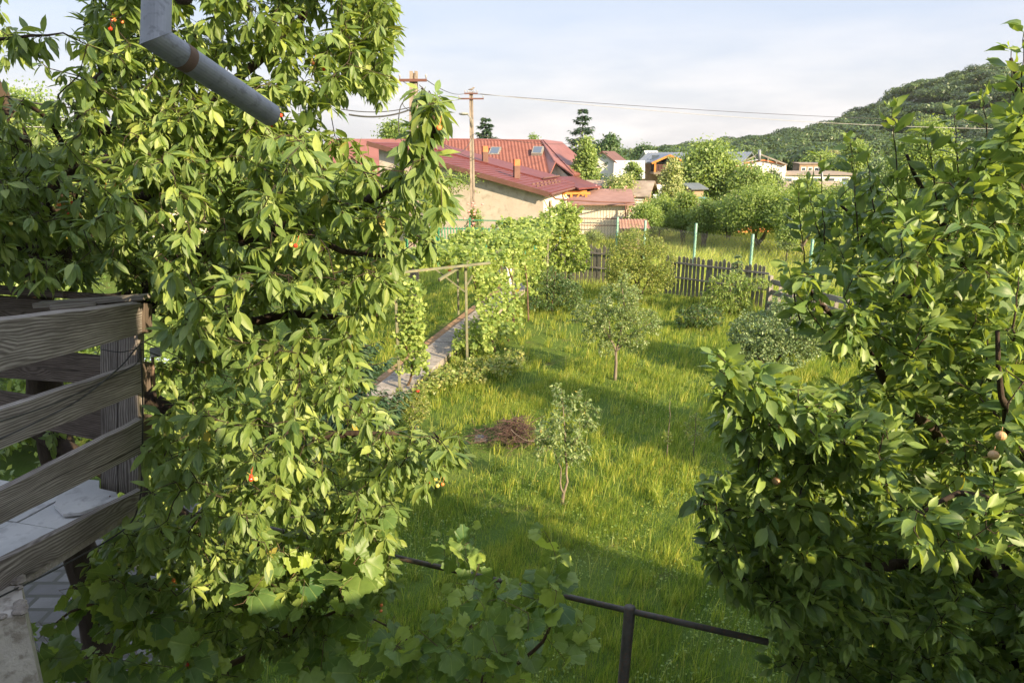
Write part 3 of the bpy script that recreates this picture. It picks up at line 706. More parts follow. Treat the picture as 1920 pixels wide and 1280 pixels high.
def cherry_tree():
    base = Vector((-3.55, 5.0, 0))
    t = empty('cherry_tree', base, 'large cherry tree with drooping leaves and ripening fruit filling the left side', 'tree')
    A = lambda x, y, Y: at(x, y, Y)
    limbs = [
        ([base - Vector((0, 0, .2)), base + Vector((.05, 0, 1.2)), A(70, 640, 4.85), A(105, 470, 4.6), A(118, 350, 4.5), A(132, 285, 4.5)], [.15, .13, .115, .10, .085, .07]),
        ([A(105, 470, 4.6), A(118, 420, 4.62), A(170, 375, 4.6), A(240, 372, 4.5), A(330, 350, 4.4), A(400, 315, 4.3), A(480, 240, 4.3)], [.085, .06, .05, .045, .04, .03, .018]),
        ([A(132, 285, 4.5), A(158, 258, 4.5), A(215, 243, 4.55), A(300, 235, 4.6), A(420, 200, 4.5)], [.06, .05, .04, .03, .015]),
        ([A(158, 262, 4.5), A(152, 215, 4.5), A(165, 175, 4.45), A(200, 135, 4.4), A(260, 125, 4.5)], [.045, .038, .03, .026, .015]),
        ([A(125, 300, 4.5), A(112, 262, 4.4), A(70, 210, 4.2), A(40, 195, 4.0)], [.02, .016, .012, .006]),
        ([A(110, 450, 4.6), A(60, 330, 4.9), A(30, 230, 5.0), A(-60, 60, 5.0), A(-120, -160, 5.0)], [.06, .05, .04, .03, .015]),
        ([A(115, 430, 4.7), A(200, 330, 5.2), A(260, 100, 5.4), A(330, -120, 5.3), A(360, -330, 5.2)], [.07, .06, .05, .035, .015]),
        ([A(200, 330, 5.2), A(400, 180, 5.2), A(560, 40, 5.0), A(660, -120, 4.8)], [.045, .036, .026, .012]),
        ([A(80, 600, 4.8), A(240, 560, 4.5), A(320, 505, 4.1), A(420, 455, 3.8), A(560, 420, 3.6), A(700, 370, 3.4), A(800, 300, 3.0), A(812, 200, 2.8)], [.08, .066, .055, .045, .034, .024, .013, .006]),
        ([A(240, 560, 4.5), A(400, 600, 4.3), A(560, 590, 4.2), A(660, 600, 4.1)], [.05, .038, .026, .012]),
        ([A(75, 680, 4.8), A(260, 740, 4.4), A(420, 800, 4.1), A(600, 815, 3.9), A(760, 810, 3.8)], [.07, .055, .04, .026, .010]),
        ([A(60, 800, 4.85), A(220, 900, 4.4), A(380, 980, 4.0), A(560, 1040, 3.9), A(680, 1060, 3.8)], [.065, .05, .036, .024, .010]),
        ([A(560, 420, 3.6), A(640, 470, 3.3), A(720, 480, 3.1)], [.022, .016, .007]),
        ([A(105, 480, 4.6), A(-60, 430, 4.5), A(-220, 330, 4.4)], [.05, .035, .015]),
        ([A(-260, 60, 3.2), A(-100, 60, 3.2), A(-20, 75, 3.2), A(60, 66, 3.2), A(118, 62, 3.25)], [.02, .012, .008, .006, .003]),
        ([A(105, 480, 4.6), A(-100, 250, 3.8), A(-260, 60, 3.2)], [.04, .03, .02]),
    ]
    gapsky = [(22, -40), (150, -40), (165, 60), (128, 120), (112, 172), (0, 172), (-10, 130), (20, 100), (110, 100), (125, 66), (100, 50), (30, 40)]
    holes = [gapsky, [(352, 0), (372, 0), (365, 42), (345, 40)], [(452, 98), (492, 92), (482, 126), (455, 128)], [(225, 150), (245, 150), (240, 165)], [(96, 195), (120, 200), (118, 260), (98, 260), (60, 240), (20, 230), (10, 215), (60, 212)],
             [(140, 300), (200, 300), (190, 340), (150, 345)], [(405, 10), (425, 12), (420, 35)], [(20, 245), (110, 245), (95, 290), (40, 300)], [(70, 300), (98, 310), (98, 350), (70, 340)]]
    S = [
        sample([(150, -420), (700, -420), (718, -60), (738, 55), (730, 150), (715, 195), (660, 150), (600, 235), (560, 300), (300, 320), (150, 320), (140, 140)], 1750, 3.6, 5.6, holes),
        sample([(610, -60), (720, -60), (738, 55), (728, 150), (712, 190), (690, 150), (650, 120)], 90, 3.9, 4.7),
        sample([(-420, 200), (110, 200), (150, 300), (330, 330), (360, 530), (-420, 530)], 1000, 3.3, 6.0, holes),
        sample([(-420, -300), (8, -300), (26, 20), (20, 125), (-420, 160)], 110, 3.1, 5.0),
        sample([(20, 60), (112, 55), (116, 78), (20, 95)], 9, 3.15, 3.3),
        sample([(480, 250), (600, 240), (650, 250), (700, 300), (775, 300), (840, 360), (862, 395), (850, 430), (825, 450), (790, 470), (740, 500), (700, 550), (480, 560)], 330, 2.8, 4.6),
        sample([(782, 150), (822, 150), (830, 200), (815, 260), (800, 330), (750, 335), (765, 250)], 34, 2.75, 3.0),
        sample([(300, 500), (740, 510), (745, 560), (690, 610), (675, 700), (690, 745), (780, 800), (860, 830), (862, 870), (800, 915), (750, 930), (735, 985), (620, 1020), (520, 1050), (300, 1060), (262, 960), (285, 760), (290, 600)], 720, 2.7, 4.9),
        sample([(560, 560), (690, 560), (685, 720), (560, 740)], 60, 4.5, 5.3),
        sample([(230, 960), (520, 1020), (735, 960), (750, 1080), (690, 1150), (600, 1180), (520, 1230), (300, 1220), (160, 1120), (150, 1040)], 330, 3.1, 4.6),
        sample([(-200, 560), (280, 560), (290, 1000), (180, 1060), (-200, 1000)], 190, 4.6, 6.2),
    ]
    S += [sample([(150, 330), (300, 290), (520, 290), (560, 420), (520, 540), (330, 560), (280, 520), (140, 500)], 220, 3.0, 4.1), sample([(760, 800), (860, 800), (888, 835), (880, 880), (820, 900), (740, 880)], 26, 3.3, 3.9), sample([(600, 900), (740, 930), (755, 1010), (740, 1090), (640, 1120)], 60, 3.4, 4.2), sample([(300, 180), (520, 170), (560, 300), (330, 320)], 120, 3.5, 4.3), sample([(-60, 200), (60, 215), (130, 160), (200, 150), (300, 200), (300, 330), (60, 420), (-60, 420)], 260, 3.5, 4.4, [[(20, 215), (80, 210), (98, 250), (40, 262)]])]
    tips = clumped(np.concatenate(S))
    mb, tw = grow(limbs, tips, jit=.5); rebase(mb, base)
    mb.build('trunk', M['bark'], t, True)
    P, D, T = along(tw, .15, .46)
    whorl = T < .03
    nper = np.where(whorl, rng.integers(9, 14, len(P)), rng.integers(6, 10, len(P)))
    pos, ax, up, sz, rep = frame_leaves(P, D, nper, .22, .050, .098, .95, .98)
    up[:, 1] -= .2
    leaves('crown', CHERRY, pos, ax, up, sz, M['cherry_leaf'], t, tone(len(pos), None, None), base)
    # fruit
    proto = MB((0, 0, 0)); proto.ball((0, 0, -.045), .0095, 10, 8); proto.tube([(0, 0, 0), (.002, 0, -.02), (0, 0, -.037)], .0009, 4)
    k = 0; seen = [tw[i][-1] for i in rng.permutation(len(tw))]
    prot = []
    for c_ in ((.55, .05, .02), (.72, .22, .07), (.62, .52, .14)):
        m_ = N('cherry_skin'); m_ = m_.done(m_.bsdf(c_, .25, .5)); q = proto.build('cherry', m_, t, True); prot.append(q)
    for p in seen:
        if k >= 98: break
        if p[1] > 3.9 or p[2] < 1.8: continue
        for _ in range(rng.integers(2, 5)):
            if k < 3: c_ = prot[k]
            else: c_ = prot[int(rng.choice([0, 1, 2], p=[.25, .35, .4]))].copy(); COL.objects.link(c_)
            c_.location = Vector(p) + Vector(rng.normal(0, .018, 3)) + Vector((0, -.05, -.02)) - base; c_.rotation_euler = (rng.normal(0, .35), rng.normal(0, .35), 0); s_ = rng.uniform(.85, 1.15); c_.scale = (s_, s_, s_); k += 1
            if k >= 98: break
cherry_tree()

def apple_tree():
    base = Vector((3.7, 4.3, 0))
    t = empty('apple_tree', base, 'large apple tree with upright leafy shoots filling the right side', 'tree')
    A = at
    limbs = [
        ([base - Vector((0, 0, .2)), base + Vector((0, -.05, .9)), base + Vector((-.05, -.1, 1.6))], [.12, .09, .08]),
        ([base + Vector((-.05, -.1, 1.6)), A(1850, 760, 4.4), A(1830, 600, 4.3), A(1800, 480, 4.2), A(1745, 380, 4.0), A(1700, 290, 3.9)], [0.056, 0.043, 0.034, 0.025, 0.016, 0.007]),
        ([base + Vector((-.05, -.1, 1.5)), A(1780, 860, 4.2), A(1690, 760, 3.9), A(1610, 640, 3.7), A(1530, 560, 3.5), A(1495, 505, 3.4)], [0.050, 0.037, 0.028, 0.020, 0.012, 0.008]),
        ([base + Vector((-.05, -.1, 1.4)), A(1760, 960, 3.9), A(1640, 900, 3.5), A(1540, 840, 3.2), A(1440, 770, 3.0), A(1360, 700, 2.9)], [0.050, 0.037, 0.028, 0.019, 0.011, 0.007]),
        ([base + Vector((-.05, -.1, 1.3)), A(1760, 1080, 3.8), A(1620, 1060, 3.4), A(1500, 1010, 3.3), A(1380, 960, 3.2), A(1310, 930, 3.1)], [0.043, 0.034, 0.025, 0.017, 0.010, 0.007]),
        ([base + Vector((-.05, -.1, 1.6)), A(1950, 700, 4.2), A(1960, 450, 4.0), A(1920, 250, 3.8), A(1895, 110, 3.7)], [0.050, 0.037, 0.028, 0.015, 0.008]),
        ([base + Vector((-.05, -.1, 1.5)), A(1930, 900, 3.4), A(1900, 820, 2.9), A(1880, 740, 2.6), A(1870, 620, 2.5)], [0.043, 0.031, 0.022, 0.012, 0.007]),
        ([base + Vector((-.05, -.1, 1.4)), A(1960, 1050, 3.2), A(1900, 960, 2.6), A(1800, 930, 2.4), A(1730, 960, 2.3)], [0.037, 0.028, 0.019, 0.011, 0.007]),
        ([base + Vector((0, 0, 1.2)), A(2100, 800, 4.4), A(2160, 500, 4.4)], [0.050, 0.037, 0.012]),
        ([base + Vector((0, 0, 1.2)), A(1900, 1300, 3.6), A(1600, 1320, 3.3), A(1480, 1240, 3.2)], [0.043, 0.031, 0.019, 0.010]),
        ([A(1800, 480, 4.2), A(1700, 560, 4.4), A(1610, 430, 4.6), A(1570, 380, 4.6)], [0.022, 0.019, 0.011, 0.008]),
    ]
    hole = [(1560, 590), (1500, 560), (1545, 640)]
    S = [
        sample([(1655, 450), (1715, 370), (1765, 325), (1825, 305), (1862, 250), (1870, 220), (1960, 120), (2150, 60), (2180, 700), (2150, 1290), (1520, 1420), (1480, 1180), (1400, 1060), (1400, 880), (1500, 740), (1640, 690), (1610, 600), (1580, 520)], 2700, 3.0, 4.9, power=.9),
        sample([(1345, 675), (1400, 690), (1500, 715), (1600, 740), (1720, 830), (1640, 900), (1500, 900), (1400, 860), (1345, 790)], 260, 2.6, 3.5),
        sample([(1300, 925), (1350, 880), (1450, 890), (1560, 940), (1600, 1080), (1480, 1180), (1400, 1130), (1330, 1080), (1320, 1000)], 230, 2.7, 3.6),
        sample([(1440, 1100), (1600, 1080), (1900, 1100), (2200, 1150), (2200, 1400), (1480, 1400), (1440, 1230)], 330, 2.7, 3.8),
        sample([(1650, 900), (1760, 930), (1860, 900), (1900, 780), (1960, 700), (2100, 700), (2100, 1050), (1700, 1050)], 120, 2.0, 2.8),
        sample([(1840, 560), (1920, 540), (2050, 560), (2050, 720), (1850, 730)], 26, 2.3, 2.8),
        sample([(1500, 430), (1560, 370), (1640, 340), (1680, 400), (1620, 480), (1560, 520)], 50, 3.8, 4.7),
        sample([(1480, 500), (1560, 540), (1640, 640), (1600, 700), (1530, 600)], 30, 3.1, 3.8),
    ]
    # upright shoots, each with leaves up its length
    shoots = [((1548, 470, 4.3), (1542, 380, 4.3), (1538, 292, 4.3)), ((1500, 600, 3.5), (1487, 540, 3.4), (1478, 500, 3.35)), ((1610, 470, 4.0), (1600, 330, 4.0), (1594, 262, 4.0)), ((1690, 420, 3.8), (1680, 300, 3.8), (1672, 200, 3.8)),
              ((1760, 400, 3.7), (1746, 300, 3.7), (1735, 250, 3.7)), ((1900, 330, 3.5), (1902, 200, 3.5), (1896, 95, 3.5)), ((1920, 260, 3.3), (1915, 160, 3.3), (1920, 60, 3.3)), ((1860, 330, 3.6), (1850, 240, 3.6), (1842, 185, 3.6)),
              ((1510, 500, 4.4), (1500, 420, 4.4), (1498, 360, 4.4)), ((1480, 790, 2.9), (1400, 720, 2.85), (1345, 665, 2.8)), ((1490, 830, 2.9), (1430, 800, 2.8), (1372, 775, 2.75)), ((1800, 380, 3.8), (1795, 290, 3.8), (1790, 215, 3.8)),
              ((1640, 400, 4.1), (1630, 330, 4.1), (1625, 285, 4.1)), ((1570, 660, 3.4), (1530, 600, 3.3), (1490, 545, 3.25)), ((1900, 640, 2.5), (1905, 570, 2.5), (1910, 520, 2.5)), ((1540, 450, 4.5), (1525, 400, 4.5), (1512, 340, 4.5))]
    tips = np.concatenate([clumped(np.concatenate(S), 2.8, -.75), np.array([at(*s[0]) for s in shoots])])
    mb, tw = grow(limbs, tips, jit=.5, arch=.03)
    for s in shoots:
        P = [at(*q) for q in s]; m = 12; Q = np.array([P[0].lerp(P[1], i / 6) if i < 6 else P[1].lerp(P[2], (i - 6) / 6) for i in range(m + 1)]); Q[1:-1] += rng.normal(0, .0025, (m - 1, 3))
        mb.tube(Q, list(np.linspace(.0045, .0018, m + 1)), 5); tw.append(Q)
    rebase(mb, base)
    mb.build('trunk', M['bark'], t, True)
    P, D, T = along(tw, .062, .42)
    nper = np.where(T < .04, rng.integers(4, 8, len(P)), rng.integers(2, 5, len(P)))
    pos, ax, up, sz, rep = frame_leaves(P, D, nper, .75, .058, .112, .8, .28, .5)
    sz = sz * np.where(T[rep] < .05, .75, 1.0)
    r_ = tone(len(pos), None, None, .05); r_ = np.where(T[rep] < .07, np.clip(r_ + .35, 0, .95), r_)
    leaves('crown', APPLE, pos, ax, up, sz, M['apple_leaf'], t, r_, base)
    proto = MB((0, 0, 0)); proto.ball((0, 0, -.035), .019, 12, 9, (1, 1, .92)); proto.tube([(0, 0, 0), (0, 0, -.02)], .0012, 4)
    for i, p in enumerate((at(1457, 888, 2.85), at(1866, 836, 2.35), at(1880, 800, 2.4), at(1858, 380, 3.5))):
        if i == 0: q = proto.build('apple', M['apple_fruit'], t, True); q0 = q
        else: q = q0.copy(); COL.objects.link(q)
        q.location = p - base
apple_tree()

# ---------------------------------------------------------------- vines in the foreground
def vine(name, label, cat, base, limbs, tips, s0, s1, mat='grape_leaf', tp=None, spacing=.10, reach=.5, per=(1, 3), droop=.5, group=None, step=.16, stem='twig', upy=-.4, young=.12, arch=.06):
    base = Vector(base); t = empty(name, base, label, cat, group)
    mb, tw = grow(limbs, tips, jit=.6, arch=arch, rt=.0016, rk=.003, rmax=.012, step=step); rebase(mb, base)
    mb.build('stem', M[stem], t, True)
    P, D, T = along(tw, spacing, reach); nper = rng.integers(per[0], per[1], len(P))
    pos, ax, up, sz, rep = frame_leaves(P, D, nper, .3, s0, s1, .8, droop, .4); up[:, 1] += upy
    sz = sz * np.where(T[rep] < .08, .6, 1.0)
    r_ = np.where(T[rep] < .09, np.clip(tone(len(pos), 0, 0, young) + .3, 0, .95), tone(len(pos), 0, 0, young))
    leaves('foliage', tp or GRAPE, pos, ax, up, sz, M[mat], t, r_, base)
    return t
A = at
vine('grapevine', 'grapevine with broad leaves climbing over the dark pipe bar, bottom centre', 'vine', (-.4, 3.6, 0),
     [([(-.4, 3.7, 0), (-.45, 3.7, 1.0), A(900, 1290, 3.7), A(880, 1150, 3.8)], [.03, .025, .018, .01]), ([A(900, 1290, 3.7), A(1020, 1200, 3.5), A(1040, 1110, 3.45)], [.016, .01, .004]), ([A(880, 1280, 3.7), A(760, 1200, 3.8), A(700, 1160, 3.8)], [.016, .01, .004])],
     np.concatenate([sample([(840, 1100), (900, 1060), (960, 1090), (1010, 1060), (1050, 1120), (1040, 1180), (1000, 1240), (1020, 1350), (680, 1350), (690, 1240), (760, 1150)], 70, 2.9, 4.0),
       np.array([A(905, 1030, 3.7), A(1010, 1000, 3.5), A(1045, 1045, 3.4), A(830, 1010, 3.9), A(1055, 1255, 3.0), A(1085, 1170, 3.2), A(1100, 1215, 3.3), A(880, 985, 3.9)])]), .09, .145, per=(1, 3))
vine('grapevine', 'dark grapevine with large heart shaped leaves in the shade below the balcony, bottom left', 'vine', (-2.2, 3.6, 0),
     [([(-2.2, 3.6, 0), (-2.0, 3.6, 1.2), A(420, 1250, 3.6), A(300, 1180, 3.6)], [.035, .03, .02, .01]), ([A(420, 1250, 3.6), A(560, 1180, 3.6), A(660, 1130, 3.7)], [.02, .012, .006]), ([A(300, 1180, 3.6), A(180, 1130, 3.5), A(90, 1180, 3.4)], [.016, .01, .005])],
     np.concatenate([sample([(60, 1170), (160, 1090), (300, 1060), (480, 1080), (640, 1100), (720, 1180), (720, 1360), (120, 1360)], 130, 3.0, 4.1), sample([(480, 1000), (720, 950), (730, 1100), (500, 1130)], 26, 3.2, 4.0), sample([(250, 930), (330, 960), (300, 1040), (200, 1060)], 14, 3.6, 4.4)]), .10, .155, per=(1, 3))
# ================================================================ the arbour and its vines
def arbour():
    t = empty('arbour', (-1.1, 15.8, 0), 'olive painted metal arbour over the concrete path, posts carrying grapevines', 'arbour')
    o = t.location
    PT = [(-1.07, 15.85, 2.45), (.03, 19.3, 2.45), (1.15, 22.4, 2.45), (2.1, 25.4, 2.5), (-2.42, 14.15, 2.35), (-3.1, 18.2, 2.4), (-1.7, 21.5, 2.4)]
    for x, y, h in PT:
        mb = MB(o); mb.box((x, y, h / 2), (.055, .055, h), .3); mb.build('post', M['olive_metal'], t, bevel=.004)
    def beam(a, b_, w=.05, h=.06): mb = MB(o); mb.bar(a, b_, w, h); mb.build('beam', M['olive_metal'], t, bevel=.004)
    for i in range(3): beam((*PT[i][:2], PT[i][2] + .034), (*PT[i + 1][:2], PT[i + 1][2] + .034))
    beam((*PT[4][:2], 2.40), (-3.1, 18.2, 2.44)); beam((-3.1, 18.2, 2.44), (-1.7, 21.5, 2.44))
    for i, (x, y) in enumerate(((-2.55, 14.6), (-2.9, 17.4), (-1.75, 20.9), (-.6, 24.2))): beam((x - .15, y, 2.49), (x + 2.05, y + 1.15, 2.55), .05, .05)
    a = at(823, 525, 15.0); beam(a, Vector((-1.0, 15.88, 2.56)), .055, .055)
    beam((-1.07, 15.82, 1.85), (-1.75, 15.75, 2.4), .03, .03); beam((-1.05, 15.9, 2.0), (-.75, 16.8, 2.45), .03, .03)
arbour()
VK = dict(tp=VINE, mat='vine_leaf', spacing=.16, reach=.6, step=.3)
def boxpts(n_, f): return np.array([f(*rng.random(3)) for _ in range(n_)])
def canopy(u, v, w):     # over the arbour roof
    y = 15.6 + 10.2 * v; xr = -1.05 + (y - 15.8) * .335; return (xr - 2.1 * u + .25, y, 2.42 + .32 * w * (1 + .5 * math.sin(y * 1.7)))
vine('grapevine', 'sunlit grapevine spreading flat over the roof of the arbour', 'vine', (.0, 19.2, 0), [([(.02, 19.2, 0), (.05, 19.3, 1.2), (-.3, 19.5, 2.4), (-.8, 21, 2.5), (-.2, 24, 2.5)], [.035, .03, .025, .02, .01]), ([(-.3, 19.5, 2.4), (-1.2, 17.2, 2.5), (-1.6, 16, 2.5)], [.02, .015, .01])],
     boxpts(1500, canopy), .09, .15, per=(3, 6), group='grapevines on the arbour', **VK)
vine('grapevine', 'bright leafy grapevine column on the left post of the arbour', 'vine', (-2.3, 14.3, 0), [([(-2.3, 14.3, 0), (-2.15, 14.25, .5), (-2.3, 14.3, 1.2), (-2.25, 14.3, 2.3)], [.03, .025, .02, .015])],
     boxpts(420, lambda u, v, w: (-2.15 + .62 * (u - .5) * (1.1 - .3 * v), 14.3 + .6 * (w - .5), .45 + 2.0 * v)), .09, .135, per=(2, 5), group='grapevines on the arbour', **VK)
vine('grapevine', 'grapevine curtain with woody stems beside the front right arbour post', 'vine', (-.45, 17.2, 0), [([(-.45, 17.2, 0), (-.6, 17.1, .8), (-.85, 16.7, 1.6), (-.95, 16.4, 2.4)], [.035, .03, .022, .014]), ([(-.1, 18.3, 0), (-.2, 18.2, 1.3), (-.3, 18.1, 2.3)], [.025, .02, .012])],
     np.concatenate([boxpts(560, lambda u, v, w: ((-.95 + 1.05 * u) + (1 - v) * .25, 16.3 + 2.8 * u + .5 * (w - .5), .25 + 2.25 * v)), boxpts(260, lambda u, v, w: (-1.5 + 1.0 * u, 16.4 + 1.9 * w, .06 + .95 * v * (.4 + .6 * u)))]), .09, .135, per=(2, 4), group='grapevines on the arbour', **VK)
vine('grapevine', 'grapevine trailing down from the middle beams of the arbour around the white sack', 'vine', (.55, 20.6, 0), [([(.5, 20.6, 0), (.45, 20.7, 1.2), (.3, 21, 2.4)], [.03, .024, .014])],
     boxpts(420, lambda u, v, w: (-.1 + 1.25 * u, 19.8 + 2.6 * u + .5 * (w - .5), 1.0 + 1.5 * v + .5 * math.sin(u * 7) * (1 - v))), .09, .135, per=(2, 4), group='grapevines on the arbour', **VK)
vine('grapevine', 'tall grapevine mound at the far right corner of the arbour before the mossy pickets', 'vine', (2.1, 24.6, 0), [([(2.0, 24.5, 0), (2.0, 24.5, 1.2), (1.9, 24.6, 2.8)], [.045, .035, .02]), ([(2.0, 24.5, 1.5), (1.2, 24.5, 2.4)], [.02, .012])],
     boxpts(1000, lambda u, v, w: (1.05 + 1.5 * u + .25 * math.sin(v * 6), 24.2 + .9 * (w - .5), .9 + 2.5 * v * (1 - .25 * abs(u - .6)))), .10, .14, per=(2, 4), group='grapevines on the arbour', **VK)
vine('creeper', 'dark leafy creeper heaped low under the far end of the arbour', 'climbing plant', (1.35, 22.0, 0), [([(1.3, 22, 0), (1.35, 22, .8), (1.4, 22, 1.3)], [.03, .02, .01])],
     boxpts(700, lambda u, v, w: (.55 + 1.75 * u, 21.4 + 1.4 * w, .1 + (1.35 - .9 * abs(u - .35)) * v)), .07, .11, per=(2, 5), mat='dark_leaf', tp=SMALL, spacing=.12, reach=.5, step=.3)
vine('ivy', 'low ivy growing round the foot of the front arbour post', 'ground cover', (-1.1, 15.3, 0), [([(-1.1, 15.3, 0), (-1.1, 15.3, .3)], [.012, .008])],
     boxpts(420, lambda u, v, w: (-2.0 + 2.3 * u, 14.1 + 1.9 * u + 1.2 * (w - .5), .05 + .33 * v)), .05, .09, per=(2, 4), mat='bush_leaf', tp=VINE, spacing=.1, reach=.4, step=.25)
sk = Vector((-.2, 19.7, 1.55)); t = MB(sk)
for i in range(9): a = i * .7; t.ball(sk + Vector((.10 * math.cos(a), .08 * math.sin(a), .34 * (i / 8 - .5))), .15 + .03 * math.sin(i * 2.1), 9, 7, (1, .8, 1.2))
tag(t.build('sack', M['sack'], None, True), 'crumpled whitish sack hanging among the vines under the arbour', 'sack')

# ---------------------------------------------------------------- generic shrubs and small trees
def plant(name, label, cat, base, limbs, blobs, ntips, leafmat_, s0, s1, tp=SMALL, per=(3, 7), spacing=.07, reach=.35, bark='bark_pale', droop=.35, pitch=.6, group=None, shell=.5, arch=.05, young=.15, step=.12, rk=.0042):
    base = Vector(base); t = empty(name, base, label, cat, group)
    w = np.array([b[3] * b[4] * b[5] for b in blobs]) ** .8; w /= w.sum(); T = []
    for b, k in zip(blobs, np.round(w * ntips).astype(int)):
        q = nz(rng.normal(size=(k, 3))) * (rng.random((k, 1)) ** (1 / 3) * (1 - shell) + shell * rng.random((k, 1)) ** .15)
        T.append(np.array(b[:3]) + q * np.array(b[3:6]))
    T = np.concatenate(T) + np.array(base); T[:, 2] = np.maximum(T[:, 2], base.z + .06)
    LM = [([base + Vector(p) for p in P], r_) for P, r_ in limbs]
    mb, tw = grow(LM, T, jit=.6, arch=arch, step=step, rk=rk); rebase(mb, base)
    mb.build('trunk' if cat == 'tree' else 'stems', M[bark], t, True)
    P, D, TT = along(tw, spacing, reach); nper = rng.integers(per[0], per[1], len(P))
    pos, ax, up, sz, rep = frame_leaves(P, D, nper, pitch, s0, s1, .9, droop, .6)
    leaves('crown' if cat == 'tree' else 'foliage', tp, pos, ax, up, sz, M[leafmat_], t, tone(len(pos), 0, 0, young), base)
    return t
# silvery young tree in mid lawn
plant('plum_tree', 'small tree with silvery green leaves and a wide open crown standing mid lawn', 'tree', gnd(1153, 708),
      [([(0, 0, -.1), (.01, 0, .35), (0, .02, .62)], [.04, .034, .03]), ([(0, .02, .62), (-.15, 0, .95), (-.38, .05, 1.25), (-.75, .1, 1.5)], [.028, .022, .016, .008]), ([(0, .02, .62), (.1, .02, 1.1), (.15, 0, 1.6), (.05, 0, 2.2)], [.028, .022, .016, .006]), ([(0, .02, .6), (.35, .1, 1.0), (.8, .15, 1.25)], [.022, .014, .006]), ([(-.15, 0, .95), (-.2, .1, 1.5), (-.3, .1, 1.9)], [.018, .012, .006])],
      [(-.55, 0, 1.55, .42, .45, .30), (.05, 0, 1.85, .50, .5, .42), (.55, 0, 1.35, .45, .45, .30), (-.1, 0, 1.35, .5, .5, .35), (-.25, -.1, .75, .22, .2, .22), (.15, 0, .95, .55, .3, .14), (.1, 0, 2.3, .14, .14, .25), (.42, 0, .85, .34, .3, .2), (-.55, 0, 1.05, .3, .3, .22), (.85, 0, 1.15, .2, .2, .14), (-.95, .05, 1.42, .2, .2, .12)], 1050, 'plum_leaf', .035, .062, per=(3, 6), spacing=.06, reach=.26, step=.1)
# pear sapling
plant('pear_sapling', 'young fruit sapling with a thin forked trunk in front of the brush pile', 'tree', gnd(1056, 942),
      [([(0, 0, -.08), (.0, 0, .14), (.05, 0, .35), (.02, 0, .75), (.0, .02, 1.2), (-.06, 0, 1.75)], [.026, .022, .017, .014, .009, .003]), ([(0, 0, .16), (-.05, .01, .32), (-.04, 0, .55), (-.15, 0, .8), (-.3, 0, .95)], [.016, .012, .009, .006, .003]), ([(.02, 0, .8), (.2, 0, 1.05), (.38, 0, 1.4)], [.008, .006, .003])],
      [(0, 0, 1.15, .28, .28, .34), (-.09, 0, 1.68, .10, .10, .24), (.34, 0, 1.35, .15, .14, .26), (-.26, 0, 1.1, .18, .16, .28), (.14, 0, .82, .26, .2, .2), (-.36, 0, .85, .09, .08, .18), (.2, 0, 1.6, .10, .1, .16)], 250, 'plum_leaf', .034, .066, tp=PEAR, per=(2, 5), spacing=.045, reach=.16, bark='bark_pale', step=.07, rk=.003)
# twiggy saplings near the right tree
for i, (px, py, h, lab) in enumerate(((1250, 855, 1.0, 'bare stick sapling with a few low leaves, right part of the lawn'), (1300, 850, .75, 'tiny leafy sapling beside the apple tree, right of the bare stick'))):
    plant('sapling', lab, 'sapling', gnd(px, py), [([(0, 0, -.05), (.01, 0, h * .5), (0, 0, h)], [.009, .007, .003])], [(0, 0, h * .35, .10, .10, .16)] if i == 0 else [(0, 0, h * .6, .22, .22, .3)], 16 if i == 0 else 60, 'bush_leaf', .03, .05, per=(2, 4), spacing=.05, reach=.12, step=.07, rk=.003)
# big bush in front of the fence
plant('bush', 'large rounded olive green bush in front of the picket fence', 'bush', (gnd(1190, 560).x, 23.4, 0), [([(0, 0, -.1), (0, 0, .4), (-.3, 0, 1.2)], [.05, .04, .02]), ([(.05, 0, .2), (.5, 0, 1.0)], [.04, .02]), ([(0, .1, .2), (.1, .2, 1.6)], [.04, .02])],
      [(-.35, 0, 1.45, .85, .7, .75), (.5, 0, 1.3, .85, .7, .8), (0, 0, .8, 1.3, .8, .6), (.8, 0, .9, .55, .5, .5), (-.2, 0, 2.1, .6, .45, .4), (.45, 0, 1.95, .5, .45, .35), (-.75, 0, 1.3, .5, .5, .7)], 1900, 'bush_leaf', .045, .075, per=(3, 6), spacing=.1, reach=.45, bark='bark', step=.2, young=.3)
plant('cherry_sapling', 'low spreading cherry bush with drooping yellowish leaves before the right end of the picket fence', 'bush', (gnd(1372, 592).x, 21.6, 0), [([(0, 0, -.1), (0, 0, .5), (-.1, 0, 1.2)], [.04, .03, .01]), ([(0, 0, .4), (.7, -.1, 1.1)], [.02, .008])],
      [(-.1, 0, .95, .75, .5, .45), (.75, -.2, 1.05, .5, .4, .22), (-.4, 0, .5, .6, .5, .4), (.1, 0, .45, .6, .5, .35)], 620, 'bright_leaf', .07, .12, per=(2, 5), spacing=.12, reach=.45, droop=.9, tp=CHERRY[:2], step=.2)
plant('silver_shrub', 'wide shrub with small silvery leaves beside the apple tree', 'shrub', (gnd(1455, 720).x, 15.3, 0), [([(0, 0, -.1), (0, 0, .5), (-.2, 0, 1.0)], [.05, .04, .02]), ([(.1, 0, .2), (.6, 0, .9)], [.03, .015]), ([(0, 0, .2), (-.6, 0, .8)], [.03, .015])],
      [(-.35, 0, 1.0, .6, .7, .55), (.4, 0, 1.15, .75, .7, .6), (0, 0, .6, 1.0, .9, .5), (.9, .1, .9, .6, .6, .5), (.2, 0, 1.65, .3, .3, .25)], 1900, 'silver_leaf', .04, .075, per=(3, 6), spacing=.07, reach=.35, young=.3, bark='bark', step=.14)
